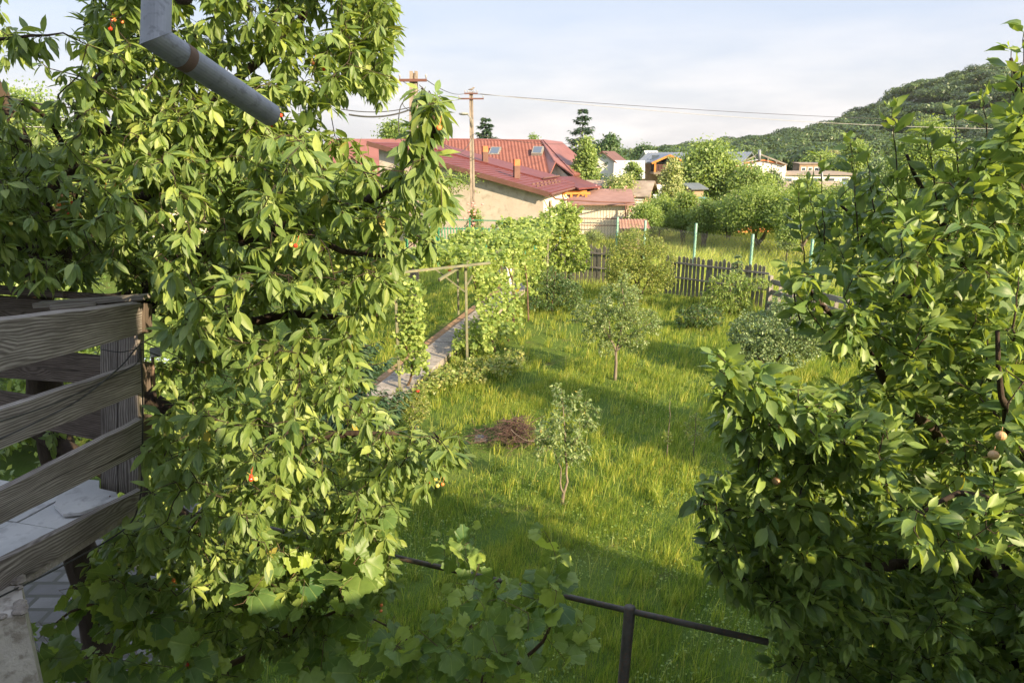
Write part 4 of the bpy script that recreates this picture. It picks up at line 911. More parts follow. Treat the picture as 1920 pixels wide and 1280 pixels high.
plant('rose_bush', 'small rose bush with thin yellowish shoots at the end of the concrete path', 'bush', (gnd(782, 800).x, 12.0, 0), [([(0, 0, -.05), (0, 0, .4)], [.012, .006])], [(0, 0, .45, .30, .3, .35), (.1, 0, .8, .12, .12, .18), (-.25, 0, .6, .2, .2, .25)], 260, 'bush_leaf', .03, .055, per=(3, 6), spacing=.05, reach=.2, step=.1, young=.4)
for i, (p, r_, lab) in enumerate(((at(783, 733, 12.0), .045, 'red rose bloom on the small bush at the end of the path'), (at(842, 500, 15.6), .055, 'upper of the two red roses under the arbour beam'), (at(843, 507, 15.6), .05, 'lower of the two red roses under the arbour beam'))):
    mb = MB(p)
    for k in range(11): a = k * 2.4; rr = r_ * .5 * math.sqrt(k / 11); mb.ball(p + Vector((rr * math.cos(a), rr * math.sin(a), r_ * .15 * math.sin(k))), r_ * .42, 6, 4, (1, 1, .6))
    tag(mb.build('rose', M['petal'], None, True), lab, 'flower')
plant('tall_grass_plant', 'clump of tall leafy stems growing before the picket fence, right of the big bush', 'plant', (gnd(1287, 598).x, 19.6, 0), [([(0, 0, -.05), (0, 0, .5)], [.01, .006])], [(0, 0, .4, .45, .4, .35), (.5, .1, .35, .3, .3, .3), (-.4, 0, .35, .3, .3, .3)], 330, 'dark_leaf', .06, .10, per=(2, 4), spacing=.08, reach=.3, step=.12)
# conifer behind the cherry tree
def spruce(name, label, base, h, r, ntier, mat, group=None, needle=.045, dens=1.0, irr=.12, below=0.0):
    base = Vector(base); t = empty(name, base, label, 'tree', group)
    mb = MB(base); mb.tube([base - Vector((0, 0, .1)), base + Vector((0, 0, h * .5)), base + Vector((0, 0, h))], [r * .05 + .02, r * .03 + .012, .006], 8); P, Dr = [], []
    for i in range(ntier):
        f = (i + .5) / ntier; L_ = r * (1 - f) ** .85 * (1 + irr * math.sin(i * 2.7)) + .05 * r; nb = int(max(5, (9 - 3 * f)))
        for k in range(nb):
            z = h * (below + (1 - below) * min(.99, f + rng.normal(0, .35) / ntier)); a = 2 * math.pi * (k + .5 * (i % 2)) / nb + rng.normal(0, .3); Lk = L_ * rng.uniform(.6, 1.15)
            d = Vector((math.cos(a), math.sin(a), 0)); s0 = base + Vector((0, 0, z)); n_ = 7
            pts = [s0 + d * Lk * q + Vector((0, 0, -.28 * Lk * math.sin(q * 2.2) + .16 * Lk * q * q)) for q in np.linspace(0, 1, n_)]
            mb.tube(pts, list(np.linspace(.012 * r + .004, .003, n_)), 4, False)
            m = int(46 * dens * max(.35, Lk / r)) 
            for _ in range(m):
                q = rng.random() ** .7; j = min(n_ - 2, int(q * (n_ - 1))); p = pts[j].lerp(pts[j + 1], q * (n_ - 1) - j)
                side = Vector((-d.y, d.x, 0)) * rng.normal(0, .16 * Lk * (1.15 - q)); P.append(p + side + Vector((0, 0, -abs(rng.normal(0, .10 * Lk))))); dd = d * .9 + side.normalized() * .7 + Vector((0, 0, -.25)) if side.length > 1e-6 else d; Dr.append(dd)
    mb.build('trunk', M['bark'], t, True); P = np.array(P); Dr = np.array(Dr) + rng.normal(0, .25, (len(P), 3))
    leaves('crown', [tpl_small(.22, .04, .1), tpl_small(.3, .1, .2)], P, Dr, np.array([0, 0, 1.0]) + rng.normal(0, .5, (len(P), 3)), rng.uniform(.7, 1.3, len(P)) * needle, M[mat], t, tone(len(P), 0, 0, .1), base)
    return t
spruce('spruce_tree', 'dark green spruce half hidden behind the cherry tree, left of the arbour', (-2.95, 11.6, 0), 3.1, 1.25, 17, 'needle', needle=.13, dens=3.2, irr=.2)
spruce('fir_sapling', 'small bluish fir sapling before the picket fence above the cherry bush', (gnd(1362, 560).x * .98, 22.6, 0), 1.75, .55, 10, 'silver_leaf', needle=.10, dens=1.6)

# ---------------------------------------------------------------- brush pile and stone
def brush():
    c_ = gnd(962, 828); t = MB(c_); n_ = 620
    for i in range(n_):
        th = random.random() * 6.283; r_ = abs(random.gauss(0, .30)); hz = .42 * math.exp(-(r_ / .42) ** 2) * random.random()
        p = c_ + Vector((r_ * math.cos(th) * 1.35, r_ * math.sin(th) * .8, .02 + hz)); a = random.random() * 6.283; L_ = random.uniform(.12, .42)
        d = Vector((math.cos(a), math.sin(a) * .7, random.gauss(0, .32))).normalized() * L_; mid = p + d * .5 + Vector((random.gauss(0, .03), random.gauss(0, .03), random.gauss(.02, .03)))
        q0 = p; q2 = p + d; q0.z = max(.01, q0.z); q2.z = max(.01, q2.z)
        r0 = random.choice([.0022, .003, .0045, .007]); t.tube([q0, mid, q2], [r0, r0 * .8, r0 * .4], 4, False)
    o = t.build('brush_pile', [M['brush']], None); tag(o, 'heap of dead brown twigs lying on the lawn behind the sapling', 'brush pile')
    a = gnd(985, 845) + Vector((0, 0, .3)); cable([a + Vector((-.25, .1, .06)), a + Vector((-.15, 0, .0)), a + Vector((.05, -.1, -.07)), a + Vector((.35, -.12, -.02))], .006, 'long pale stick lying across the front of the brush pile', 'stick', 'bark_pale', None, 'stick')
brush()
p = gnd(901, 822); mb = MB(p)
mb.hexa([p + Vector((a, b_, .04)) for a, b_ in ((-.10, -.07), (.09, -.08), (.12, .04), (.02, .10), (-.10, .07))], [p + Vector((a * 1.15, b_ * 1.15, -.03)) for a, b_ in ((-.10, -.07), (.09, -.08), (.12, .04), (.02, .10), (-.10, .07))])
tag(mb.build('stone', M['stone'], None, bevel=.02), 'flat grey stone in the grass left of the brush pile', 'stone')
# pale blue plastic sheeting on the yard, seen through the cherry tree
c_ = Vector((-9.6, 15.2, 0)); X_, Y_ = np.meshgrid(np.linspace(-1.3, 1.3, 30), np.linspace(-.9, .9, 22), indexing='ij')
Z_ = .75 * np.exp(-(X_ ** 2 / 1.1 + Y_ ** 2 / .5)) + .09 * np.sin(X_ * 7 + Y_ * 4) * np.cos(Y_ * 9) + .12; i = (np.arange(29)[:, None] * 22 + np.arange(21)[None]).ravel()
V1 = np.stack([X_, Y_, Z_], -1).reshape(-1, 3); V2 = V1.copy(); V2[:, 2] = -.02; m = len(V1)
sh = npmesh('plastic_sheet', np.concatenate([V1, V2]) + np.array(c_), [np.concatenate([np.stack([i, i + 22, i + 23, i + 1], -1), np.stack([i + m, i + 1 + m, i + 23 + m, i + 22 + m], -1)])], M['blue_sheet'], None, origin=tuple(c_))
tag(sh, 'pale blue plastic sheet over a heap, glimpsed through the cherry tree beside the balcony', 'sheet')

# ---------------------------------------------------------------- fences
def picket(label, a, b_, h, pw, gap, mat, zr=(.45, .82), group=None, lean=.02):
    a, b_ = Vector(a), Vector(b_); d = (b_ - a); L_ = d.length; d = d.normalized(); nr = Vector((d.y, -d.x, 0))
    t = empty('picket_fence', a, label, 'fence', group); n_ = int(L_ / (pw + gap)); mb = MB(a)
    for i in range(n_):
        s_ = i * (pw + gap); p = a + d * s_; hh = h * (1 + .025 * math.sin(i * 1.9) + random.gauss(0, .012)); ln = d * random.gauss(0, lean) + nr * random.gauss(0, .01)
        q = [p, p + d * pw, p + d * pw + ln + Vector((0, 0, hh - pw * .55)), p + d * pw * .5 + ln + Vector((0, 0, hh)), p + ln + Vector((0, 0, hh - pw * .55))]
        mb.hexa([v + nr * .02 for v in q], [v for v in q])
    o = mb.build('picket_panel', mat, t)
    for z in zr:
        mb = MB(a); mb.bar(a + nr * .042 + Vector((0, 0, h * z)), b_ + nr * .042 + Vector((0, 0, h * z)), .04, .06); mb.build('rail', M['grey_wood'], t)
    for k in range(int(L_ / 2.4) + 1):
        p = a + d * min(k * 2.4, L_) - nr * .05; mb = MB(a); mb.box(p + Vector((0, 0, h * .46)), (.09, .09, h * .94), math.atan2(d.y, d.x)); mb.build('post', M['fence_wood'], t)
picket('dark green wooden picket fence with pointed boards, right of the big bush', at(1246, 555, 25.0).xy.to_3d(), at(1438, 570, 22.4).xy.to_3d(), 1.42, .11, .045, M['fence_wood'])
picket('mossy wooden picket fence with rounded boards, behind the grapevine mound left of the big bush', at(1018, 530, 28.0).xy.to_3d(), at(1150, 540, 26.2).xy.to_3d(), 1.5, .15, .04, M['fence_wood'], lean=.01)
def plank_fence():
    a, b_ = at(1441, 560, 21.6), at(1640, 640, 17.6); a.z = b_.z = 0; t = empty('plank_fence', a, 'low weathered grey board fence between the picket fence and the apple tree', 'fence'); d = (b_ - a).normalized(); L_ = (b_ - a).length
    for i in range(5): p = a + d * L_ * i / 4; mb = MB(a); mb.box(p + Vector((0, 0, .62)), (.12, .12, 1.24 + .08 * math.sin(i * 3)), .3); mb.build('post', M['grey_wood'], t)
    for z in (.35, .72, 1.05): mb = MB(a); mb.bar(a + Vector((0, .08, z)), b_ + Vector((0, .08, z - .03)), .03, .16); mb.build('board', M['grey_wood'], t)
    for i in range(11): p = a + d * (L_ * (i + .4) / 11); mb = MB(a); mb.bar(p + Vector((0, .13, 0)), p + Vector((.03 * math.sin(i), .13, 1.02)), .11, .02, (0, 1, 0)); mb.build('upright_board', M['grey_wood'], t)
plank_fence()
def link_fence():
    pp = [at(1050, 440, 38.5), at(1157, 440, 35), at(1209, 440, 33.3), at(1304, 440, 30.2), at(1412, 440, 28.0), at(1525, 440, 26.0), at(1660, 440, 24.0)]
    H_ = [1.8, 1.85, 1.85, 2.02, 1.8, 1.85, 1.85]; a = pp[0].copy(); a.z = 0; t = empty('chain_link_fence', a, 'chain link fence on turquoise concrete posts crossing the slope beyond the garden', 'fence'); o = t.location
    for p, h in zip(pp, H_): mb = MB(o); mb.box((p.x, p.y, h / 2), (.082, .08, h), .4); mb.build('post', M['teal_post'], t, bevel=.012)
    mb = MB(o)
    for i in range(len(pp) - 1):
        A_, B_ = pp[i], pp[i + 1]; L_ = math.hypot(B_.x - A_.x, B_.y - A_.y); h = 1.45; s_ = .16; P_ = lambda u, z: Vector((A_.x + (B_.x - A_.x) * u / L_, A_.y + (B_.y - A_.y) * u / L_, z))
        for z in (.25, h + .12): mb.bar(P_(0, z), P_(L_, z), .006, .006)
        k = -h
        while k < L_:
            for sg in (1, -1):
                u0, u1 = max(k, 0), min(k + h, L_)
                if u1 - u0 > .02:
                    z0, z1 = (u0 - k, u1 - k) if sg > 0 else (h - (u0 - k), h - (u1 - k)); mb.bar(P_(u0, .2 + z0), P_(u1, .2 + z1), .0045, .0045)
            k += s_
    mb.build('wire_mesh', M['chainlink'], t)
link_fence()
def green_fence():
    a, b_ = at(760, 400, 31.0), at(1005, 415, 30.0); a.z = b_.z = 0; t = empty('metal_fence', a, 'green painted metal fence behind the arbour below the beige garage', 'fence'); d = (b_ - a).normalized(); L_ = (b_ - a).length; h = 2.13
    for i in range(5): p = a + d * (L_ * i / 4); mb = MB(a); mb.box(p + Vector((0, 0, (h + .1) / 2)), (.09, .09, h + .1)); mb.build('post', M['green_metal'], t)
    mb = MB(a)
    for z in (1.0, 1.75, h): mb.bar(a + Vector((0, -.05, z)), b_ + Vector((0, -.05, z)), .04, .045)
    mb.build('rail', M['green_metal'], t); mb = MB(a); n_ = int(L_ / .13)
    for i in range(n_): p = a + d * (i + .5) * L_ / n_; mb.bar(p + Vector((0, -.09, .3)), p + Vector((0, -.09, 1.82)), .05, .015, (0, 1, 0))
    mb.build('slat_panel', M['green_metal'], t); mb = MB(a)
    for i in range(int(L_ / .09)): p = a + d * i * .09; q = p + d * .33; mb.bar(p + Vector((0, -.04, 1.78)), q + Vector((0, -.04, h)), .004, .004); mb.bar(q + Vector((0, -.045, 1.78)), p + Vector((0, -.045, h)), .004, .004)
    mb.build('wire_strip', M['chainlink'], t)
green_fence()

# ---------------------------------------------------------------- grass
def blades(name, P, h, w, mat, tone_, bend=.45, wind=(.12, .05)):
    n_ = len(P); a = rng.random(n_) * 6.283; sx_ = np.stack([np.cos(a), np.sin(a), 0 * a], -1); b = rng.random(n_) * 6.283; bd = np.stack([np.cos(b), np.sin(b), 0 * b], -1) * (rng.random(n_) ** 1.5 * bend)[:, None] + np.array([*wind, 0]) + rng.normal(0, .12, (n_, 1)) * np.array([1, .6, 0])
    V = np.zeros((n_, 5, 3)); hz = h[:, None]; w_ = w[:, None]
    V[:, 0] = P - sx_ * w_ * .5; V[:, 1] = P + sx_ * w_ * .5
    m_ = P + bd * hz * .35; m_[:, 2] += h * .58; V[:, 2] = m_ + sx_ * w_ * .36; V[:, 3] = m_ - sx_ * w_ * .36
    e = P + bd * hz; e[:, 2] += h * (1 - .25 * (bd ** 2).sum(1)); V[:, 4] = e
    off = np.arange(n_)[:, None] * 5
    return npmesh(name, V.reshape(-1, 3), [off + np.array([[0, 1, 2, 3]]), off + np.array([[3, 2, 4]])], mat, None, np.tile(np.array([[-.5, 0], [.5, 0], [.4, .5], [-.4, .5], [0, 1]]), (n_, 1)), np.repeat(tone_, 5))
def scatter(n_, y0, y1, pw=1.0, xr=None):
    y = y0 + (y1 - y0) * rng.random(n_) ** pw; lo = np.where(y < 13, -2.9 - .12 * y, -4.5 - .02 * y); hi = 1.6 + y * .50
    if xr: lo, hi = xr[0] * y, xr[1] * y
    x = lo + (hi - lo) * rng.random(n_); return x, y
def clear_path(x, y):
    xc = -3.05 + (y - 12.2) * .2378; return ~((np.abs(x - xc) < .60) & (y > 12.1) & (y < 26.6)) & ~((y > 13) & (x < xc - .3) & (x > xc - 1.0))
def lawn():
    PP, HH, WW, TT = [], [], [], []
    for n_, y0, y1, hs, ws in ((190000, 4.6, 9.5, .115, .0048), (170000, 9.5, 16, .135, .0075), (130000, 16, 27, .16, .012)):
        x, y = scatter(n_, y0, y1); ok = clear_path(x, y); x, y = x[ok], y[ok]
        c1 = fbm(x, y, 1.3); c2 = fbm(x + 9, y + 4, 3.1); c3 = fbm(x * 2.3 + 3, y * 2.3, 4.2)
        keep = rng.random(len(x)) < np.clip(.62 + .4 * c2 + .35 * c3, .12, 1); x, y, c1, c2, c3 = x[keep], y[keep], c1[keep], c2[keep], c3[keep]
        # worn ground round the twig heap and along the far left
        bp = gnd(930, 835); wr = np.exp(-(((x - bp.x) / 1.0) ** 2 + ((y - bp.y) / .8) ** 2))
        for wx, wy, wa, wb in ((.75, 18.6, .7, 1.6), (1.6, 20.2, .6, .9), (1.9, 13.2, .35, .5), (-1.6, 12.3, .5, .5), (.3, 15.4, .3, .5), (3.1, 17.6, .4, .6), (.9, 7.6, .3, .35), (-.6, 8.3, .35, .3)): wr = np.maximum(wr, np.exp(-(((x - wx) / wa) ** 2 + ((y - wy) / wb) ** 2)) * .95); keep = rng.random(len(x)) > .8 * wr; x, y, c1, c2, c3, wr = x[keep], y[keep], c1[keep], c2[keep], c3[keep], wr[keep]
        h = hs * .74 * (1 + .35 * c1 + .45 * c2 + .3 * c3) * rng.uniform(.5, 1.35, len(x)) * (1 - .5 * wr) * np.where((x > y * .28 + .2) & (y > 13), 1.5, 1.0); h = np.maximum(h, .03)
        P_ = np.stack([x, y, gz(x, y) - .07], -1); PP.append(P_); HH.append(h + .02); WW.append(ws * rng.uniform(.6, 1.4, len(x))); TT.append(np.clip(.38 + .22 * c1 + .22 * c3 + rng.normal(0, .26, len(x)), 0, 1))
    P_ = np.concatenate(PP); o = blades('lawn_grass', P_, np.concatenate(HH), np.concatenate(WW), M['grass'], np.concatenate(TT)); o['kind'] = 'stuff'; tag(o, 'uncut green lawn grass filling the garden', 'grass')
    # tufts of longer blades
    cx, cy = scatter(650, 5, 24, .8); ok = clear_path(cx, cy); cx, cy = cx[ok], cy[ok]; k = 26
    x = np.repeat(cx, k) + rng.normal(0, .05, len(cx) * k); y = np.repeat(cy, k) + rng.normal(0, .05, len(cx) * k); hh = np.repeat(rng.uniform(.2, .42, len(cx)), k) * rng.uniform(.5, 1.1, len(x))
    o = blades('grass_tufts', np.stack([x, y, gz(x, y) - .07], -1), hh, np.full(len(x), .007) * (1 + y / 20), M['grass'], np.clip(rng.normal(.6, .22, len(x)), 0, 1), .8); o['kind'] = 'stuff'; tag(o, 'longer arching tufts standing out of the lawn', 'grass')
    # dry stalks with seed heads
    n_ = 9000; x, y = scatter(n_, 5, 26); ok = clear_path(x, y) & (fbm(x * 1.1 + 4, y * 1.3, 1.1) > -.25); x, y = x[ok], y[ok]
    o = blades('dry_stalks', np.stack([x, y, gz(x, y) - .06], -1), rng.uniform(.16, .42, len(x)) , np.full(len(x), .0035) * (1 + y / 14), M['dry_grass'], rng.random(len(x)), .7); o['kind'] = 'stuff'; tag(o, 'thin pale stalks scattered through the lawn', 'grass')
    # broad leaved weeds and clover
    n_ = 42000; x, y = scatter(n_, 4.8, 18, 1.1); ok = clear_path(x, y) & (fbm(x * 1.7, y * 1.7, 1.6) > .05); x, y = x[ok], y[ok]; n_ = len(x)
    z = gz(x, y) - .05 + rng.random(n_) * .12; ax = np.stack([rng.normal(size=n_), rng.normal(size=n_), rng.normal(0, .3, n_) + .2], -1)
    o = leaves('weeds', SMALL, np.stack([x, y, z], -1), ax, np.array([0, 0, 1.0]) + rng.normal(0, .35, (n_, 3)), rng.uniform(.018, .045, n_), M['mid_leaf']); o['kind'] = 'stuff'; tag(o, 'clover and small broad leaved weeds in the lawn', 'weeds')
    # unmown meadow past the fence
    n_ = 150000; y = 25.5 + 34 * rng.random(n_) ** 1.25; x = (-.35 + 1.1 * rng.random(n_)) * y; c1 = fbm(x, y, .5); c2 = fbm(x, y, 1.7); keep = rng.random(n_) < .75 + .25 * c1; keep &= ~((x < -0.1 + (y - 25) * .05) & (y < 27)); x, y, c1, c2 = x[keep], y[keep], c1[keep], c2[keep]
    h = (.45 + .15 * c1) * rng.uniform(.5, 1.2, len(x)); o = blades('meadow_grass', np.stack([x, y, gz(x, y) - .08], -1), h, rng.uniform(.014, .03, len(x)) * y / 34, M['dry_grass'], np.clip(.45 + .22 * c2 + rng.normal(0, .22, len(x)), 0, 1), .4); o['kind'] = 'stuff'; tag(o, 'tall yellowish seeding meadow grass beyond the fence', 'grass')
lawn()
# ================================================================ village
def wavy(mb, q, nu, nv, amp, step, su=6, sv=3):
    """tile roof: q = [low-left, low-right, top-right, top-left]; nu waves across, nv courses up the slope"""
    q = [Vector(p) for p in q]; n_ = (q[1] - q[0]).cross(q[3] - q[0]).normalized()
    U = nu * su; base = len(mb.v); rows = []
    for j in range(nv):
        for e in (0.0, 1.0): rows.append(((j + e) / nv, step * (1 - e)))
    for (v_, off) in rows:
        for i in range(U + 1):
            u = i / U; p = q[0].lerp(q[1], u).lerp(q[3].lerp(q[2], u), v_) + n_ * (amp * (.5 + .5 * math.cos(2 * math.pi * i / su)) + off)
            mb.v.append(tuple(p - mb.o))
    for j in range(len(rows) - 1):
        for i in range(U):
            a = base + j * (U + 1) + i; mb.f.append((a, a + 1, a + U + 2, a + U + 1)); mb.mi.append(mb.cur); mb.uv += [(0, 0)] * 4
def garage():
    K = at(1018, 400, 38.0); K.z = 0; d1 = Vector((-.966, .259, 0)); d2 = Vector((.259, .966, 0))    # along the front to the left, along the end wall away
    P = lambda a, b_, z: K + d1 * a + d2 * b_ + Vector((0, 0, z))
    t = empty('garage', K, 'long beige rendered outbuilding with a sloping dark red roof and two orange chimneys', 'outbuilding'); o = t.location
    sl = 1.52 / 6.0; F_ = [(0, 0), (9.5, 0), (9.5, 2.95 + sl * 9.5), (0, 2.95)]
    mb = MB(o); mb.hexa([P(a, 0, z) for a, z in F_][::-1], [P(a, 10, z) for a, z in F_][::-1]); mb.build('wall', M['render_beige'], t)
    mb = MB(o); mb.slab([P(-.012, .02, 0), P(-.012, 10.0, 0), P(-.012, 10, 2.93), P(-.012, .02, 2.93)], .01, Vector((.966, -.259, 0)) * -1); mb.build('end_wall', M['cream_wall'], t)
    # roof: front part to the eave, rear part stopping short
    def Z(a): return 2.99 + sl * a
    mb = MB(o); e = -.42
    mb.slab([P(10, -.4, Z(10)), P(e, -.4, Z(e)), P(e, 10.2, Z(e)), P(10, 10.2, Z(10))], .10); mb.build('roof', M['roof_red'], t)
    mb = MB(o); nr = 30
    for i in range(nr):
        a0 = e + (10 - e) * i / nr; mb.bar(P(a0, -.39, Z(a0) + .012), P(a0, 10.15, Z(a0) + .012), .05, .02, (0, 0, 1))
    mb.build('roof_sheet_steps', M['roof_red'], t)
    mb = MB(o); mb.slab([P(10, 5.6, Z(10) + .1), P(1.3, 5.6, Z(1.3) + .1), P(1.3, 10.4, Z(1.3) + .1), P(10, 10.4, Z(10) + .1)], .12); mb.build('rear_roof', M['roof_red'], t)
    mb = MB(o); mb.bar(P(10, -.44, Z(10) - .08), P(e, -.44, Z(e) - .08), .03, .26); mb.build('verge_board', M['roof_brown'], t)
    mb = MB(o); mb.tube([P(e - .08, -.35, Z(e) - .08), P(e - .08, 10.2, Z(e) - .1)], .065, 8); mb.build('gutter', M['brown_metal'], t)
    mb = MB(o); mb.tube([P(1.2, 5.5, Z(1.3) + .1), P(1.2, 10.4, Z(1.3) + .08)], .06, 8); mb.build('rear_gutter', M['brown_metal'], t)
    mb = MB(o); mb.tube([P(e - .08, -.2, Z(e) - .12), P(e - .2, .3, Z(e) - .35), P(e - 2.2, 2.6, Z(e) - .62), P(e - 4.1, 4.4, Z(e) - .75)], .045, 8); mb.build('drain_pipe', M['brown_metal'], t)
    for a, b_ in ((5.15, 6.2), (2.15, 2.6)):
        c_ = P(a, b_, Z(a)); q = MB(o); q.box(c_ + Vector((0, 0, .28)), (.34, .34, .8), .26); ch = q.build('chimney_base', M['roof_brown'], t)
        q = MB(o); q.box(c_ + Vector((0, 0, .86)), (.33, .33, .36), .26); q.build('chimney', M['chim'], t)
    mb = MB(o); mb.box(P(-.03, 1.6, 2.0), (.06, .9, .75), -.26 + .52); mb.build('meter_box', M['cream_wall'], t)
    for r_ in (0, 1):
        for k in range(7): mb = MB(o); a = .5 + r_ * .35; mb.box(P(a, .9 + k * 1.0 + r_ * .4, Z(a) + .06), (.14, .08, .1), .26); mb.build('snow_guard', M['brown_metal'], t)
garage()
def house_tiled():
    Y0 = 56.0
    t = empty('house', at(1000, 400, 60).xy.to_3d(), 'single storey house with a red tiled hipped roof and two skylights behind the garage', 'house'); o = t.location
    # main roof slope (faces the window), wing roof slope (faces right), gable under it
    rl, rr = at(770, 262, 62), at(1016, 266, 60); ll, lr = at(770, 345, 55), at(1030, 345, 52)
    a_, b_, c_, d_ = at(1040, 306, 54.5), at(1076, 331, 53.0), at(1118, 328, 58), at(1052, 269, 66)
    pn = (c_ - b_).cross(rr - b_); r_ = ray(1052, 269); d_ = Vector((0, 0, CAMH)) + r_ * ((b_ - Vector((0, 0, CAMH))).dot(pn) / r_.dot(pn)); print('wing corner depth', d_.y)
    mb = MB(o); wavy(mb, [ll, at(1030, 330, 52.6), rr, rl], 40, 16, .055, .13, 5); mb.build('main_roof', M['roof_tile'], t, True)
    mb = MB(o); mb.slab([rr, at(1029, 331, 52.5), at(1042, 302, 54.4)], .1); mb.build('roof_valley', M['roof_tile'], t)
    mb = MB(o); mb.slab([rr + Vector((0, 0, .06)), d_, c_, b_], .16); mb.slab([rr + Vector((0, 0, .02)), b_ + Vector((0, 0, -.01)), a_ + Vector((0, 0, -.02))], .1)
    mb.build('wing_roof', M['roof_tile'], t)
    mb = MB(o)
    for i in range(1, 14):
        f = i / 14; p, q = rr.lerp(b_, f) + Vector((0, 0, .1)), d_.lerp(c_, f) + Vector((0, 0, .05)); mb.bar(p, q, .05, .04)
    mb.build('roof_courses', M['roof_tile'], t)
    mb = MB(o); mb.tube([rl + Vector((0, 0, .05)), rr + Vector((0, 0, .08))], .10, 8); mb.tube([rr + Vector((0, 0, .08)), d_ + Vector((0, 0, .05))], .10, 8); mb.tube([rr + Vector((0, 0, .08)), a_ + Vector((0, 0, .1)), b_ + Vector((0, 0, .06))], .09, 8); mb.build('ridge_tiles', M['roof_tile'], t)
    z0 = b_.z - .12; w0, w1 = at(1030, 330, 54.3), at(1076, 331, 53.6); g = at(1041, 304, 54.8)
    mb = MB(o); F1 = [Vector((w0.x - 6, w0.y + 1.8, 0)), Vector((w1.x - .3, w1.y, 0)), Vector((w1.x - .3, w1.y, z0)), Vector((g.x, g.y, g.z - .15)), Vector((w0.x - 1.6, w0.y + .6, z0 - .1)), Vector((w0.x - 6, w0.y + 1.8, z0 - .1))]
    mb.hexa(F1, [p + Vector((1.3, 5, 0)) for p in F1]); mb.build('wall', M['cream_wall'], t)
    mb = MB(o); F2 = [Vector((w1.x - .35, w1.y + .2, 0)), Vector((c_.x - .5, c_.y - .6, 0)), Vector((c_.x - .5, c_.y - .6, z0)), Vector((w1.x - .35, w1.y + .2, z0))]; mb.hexa(F2, [p + Vector((-3, 2.5, 0)) for p in F2]); mb.build('wing_wall', M['cream_wall'], t)
    n_ = (rr - rl).cross(ll - rl).normalized(); n_ = -n_ if n_.z < 0 else n_
    for px, py, Y in ((928, 285, 58.2), (1008, 284, 57.2)):
        c0 = at(px, py, Y); u = (rr - rl).normalized(); v_ = n_.cross(u).normalized(); v_ = -v_ if v_.z < 0 else v_
        q = lambda s1, s2, lift: [c0 - u * s1 - v_ * s2 + n_ * lift, c0 + u * s1 - v_ * s2 + n_ * lift, c0 + u * s1 + v_ * s2 + n_ * lift, c0 - u * s1 + v_ * s2 + n_ * lift]
        mb = MB(o); mb.slab(q(.42, .62, .14), .3, n_); f = mb.build('skylight', M['grey_wood'], t); mb = MB(o); mb.slab(q(.32, .50, .155), .02, n_); mb.build('pane', M['glass'], f)
    mb = MB(o); mb.tube([b_ + Vector((0, -.1, -.1)), c_ + Vector((.1, -.1, -.1))], .08, 8); mb.build('gutter', M['brown_metal'], t)
    mb = MB(o); p1, p2 = at(1040, 335, 50), at(1085, 352, 47); mb.slab([at(1028, 334, 52), at(1076, 333, 52.5), at(1128, 352, 47), at(1085, 356, 43.8)], .1); mb.build('porch_roof', M['roof_red'], t)
house_tiled()

def shed(name, label, cat, loc, rz, w, d, h0, h1, wall, roof, over=.25, extra=None, gable=False, th=.08):
    """box building; h0 eave, h1 ridge (gable) or back height (lean-to)"""
    loc = Vector(loc); t = empty(name, loc, label, cat); m = Matrix.Rotation(rz, 3, 'Z'); P = lambda x, y, z: loc + m @ Vector((x, y, z)); o = loc
    a, b_ = w / 2, d / 2
    if gable:       # ridge along x
        F_ = [(-b_, 0), (b_, 0), (b_, h0), (0, h1), (-b_, h0)]
        mb = MB(o); mb.hexa([P(-a, y, z) for y, z in F_][::-1], [P(a, y, z) for y, z in F_][::-1]); mb.build('wall', M[wall], t)
        s_ = (h1 - h0) / b_; zo = h0 - s_ * over
        mb = MB(o)
        mb.slab([P(-a - over, -b_ - over, zo + .05), P(a + over, -b_ - over, zo + .05), P(a + over, 0, h1 + .05), P(-a - over, 0, h1 + .05)], th)
        mb.slab([P(a + over, b_ + over, zo + .05), P(-a - over, b_ + over, zo + .05), P(-a - over, 0, h1 + .052), P(a + over, 0, h1 + .052)], th)
        mb.build('roof', M[roof], t)
    else:
        F_ = [(-b_, 0), (b_, 0), (b_, h1), (-b_, h0)]
        mb = MB(o); mb.hexa([P(-a, y, z) for y, z in F_][::-1], [P(a, y, z) for y, z in F_][::-1]); mb.build('wall', M[wall], t); s_ = (h1 - h0) / d
        mb = MB(o); mb.slab([P(-a - over, -b_ - over, h0 - s_ * over + .03), P(a + over, -b_ - over, h0 - s_ * over + .03), P(a + over, b_ + over, h1 + s_ * over + .03), P(-a - over, b_ + over, h1 + s_ * over + .03)], th); mb.build('roof', M[roof], t)
    def win(x, z, ww, hh, face=-1, sash='white_paint', nm='window'):
        y = face * b_ - .03; y = -b_ - .025
        mb = MB(o); mb.hexa([P(x - ww / 2, y, z), P(x + ww / 2, y, z), P(x + ww / 2, y, z + hh), P(x - ww / 2, y, z + hh)], [P(x - ww / 2, y + .06, z), P(x + ww / 2, y + .06, z), P(x + ww / 2, y + .06, z + hh), P(x - ww / 2, y + .06, z + hh)])
        f = mb.build(nm, M[sash], t)
        if nm == 'window':
            mb = MB(o); k = .08; y -= .008; mb.slab([P(x - ww / 2 + k, y, z + k), P(x + ww / 2 - k, y, z + k), P(x + ww / 2 - k, y, z + hh - k), P(x - ww / 2 + k, y, z + hh - k)], .006, m @ Vector((0, -1, 0))); mb.build('pane', M['glass'], f)
    return t, P, win
def gp(px, Y): v_ = at(px, 400, Y); return (v_.x, v_.y, 0)
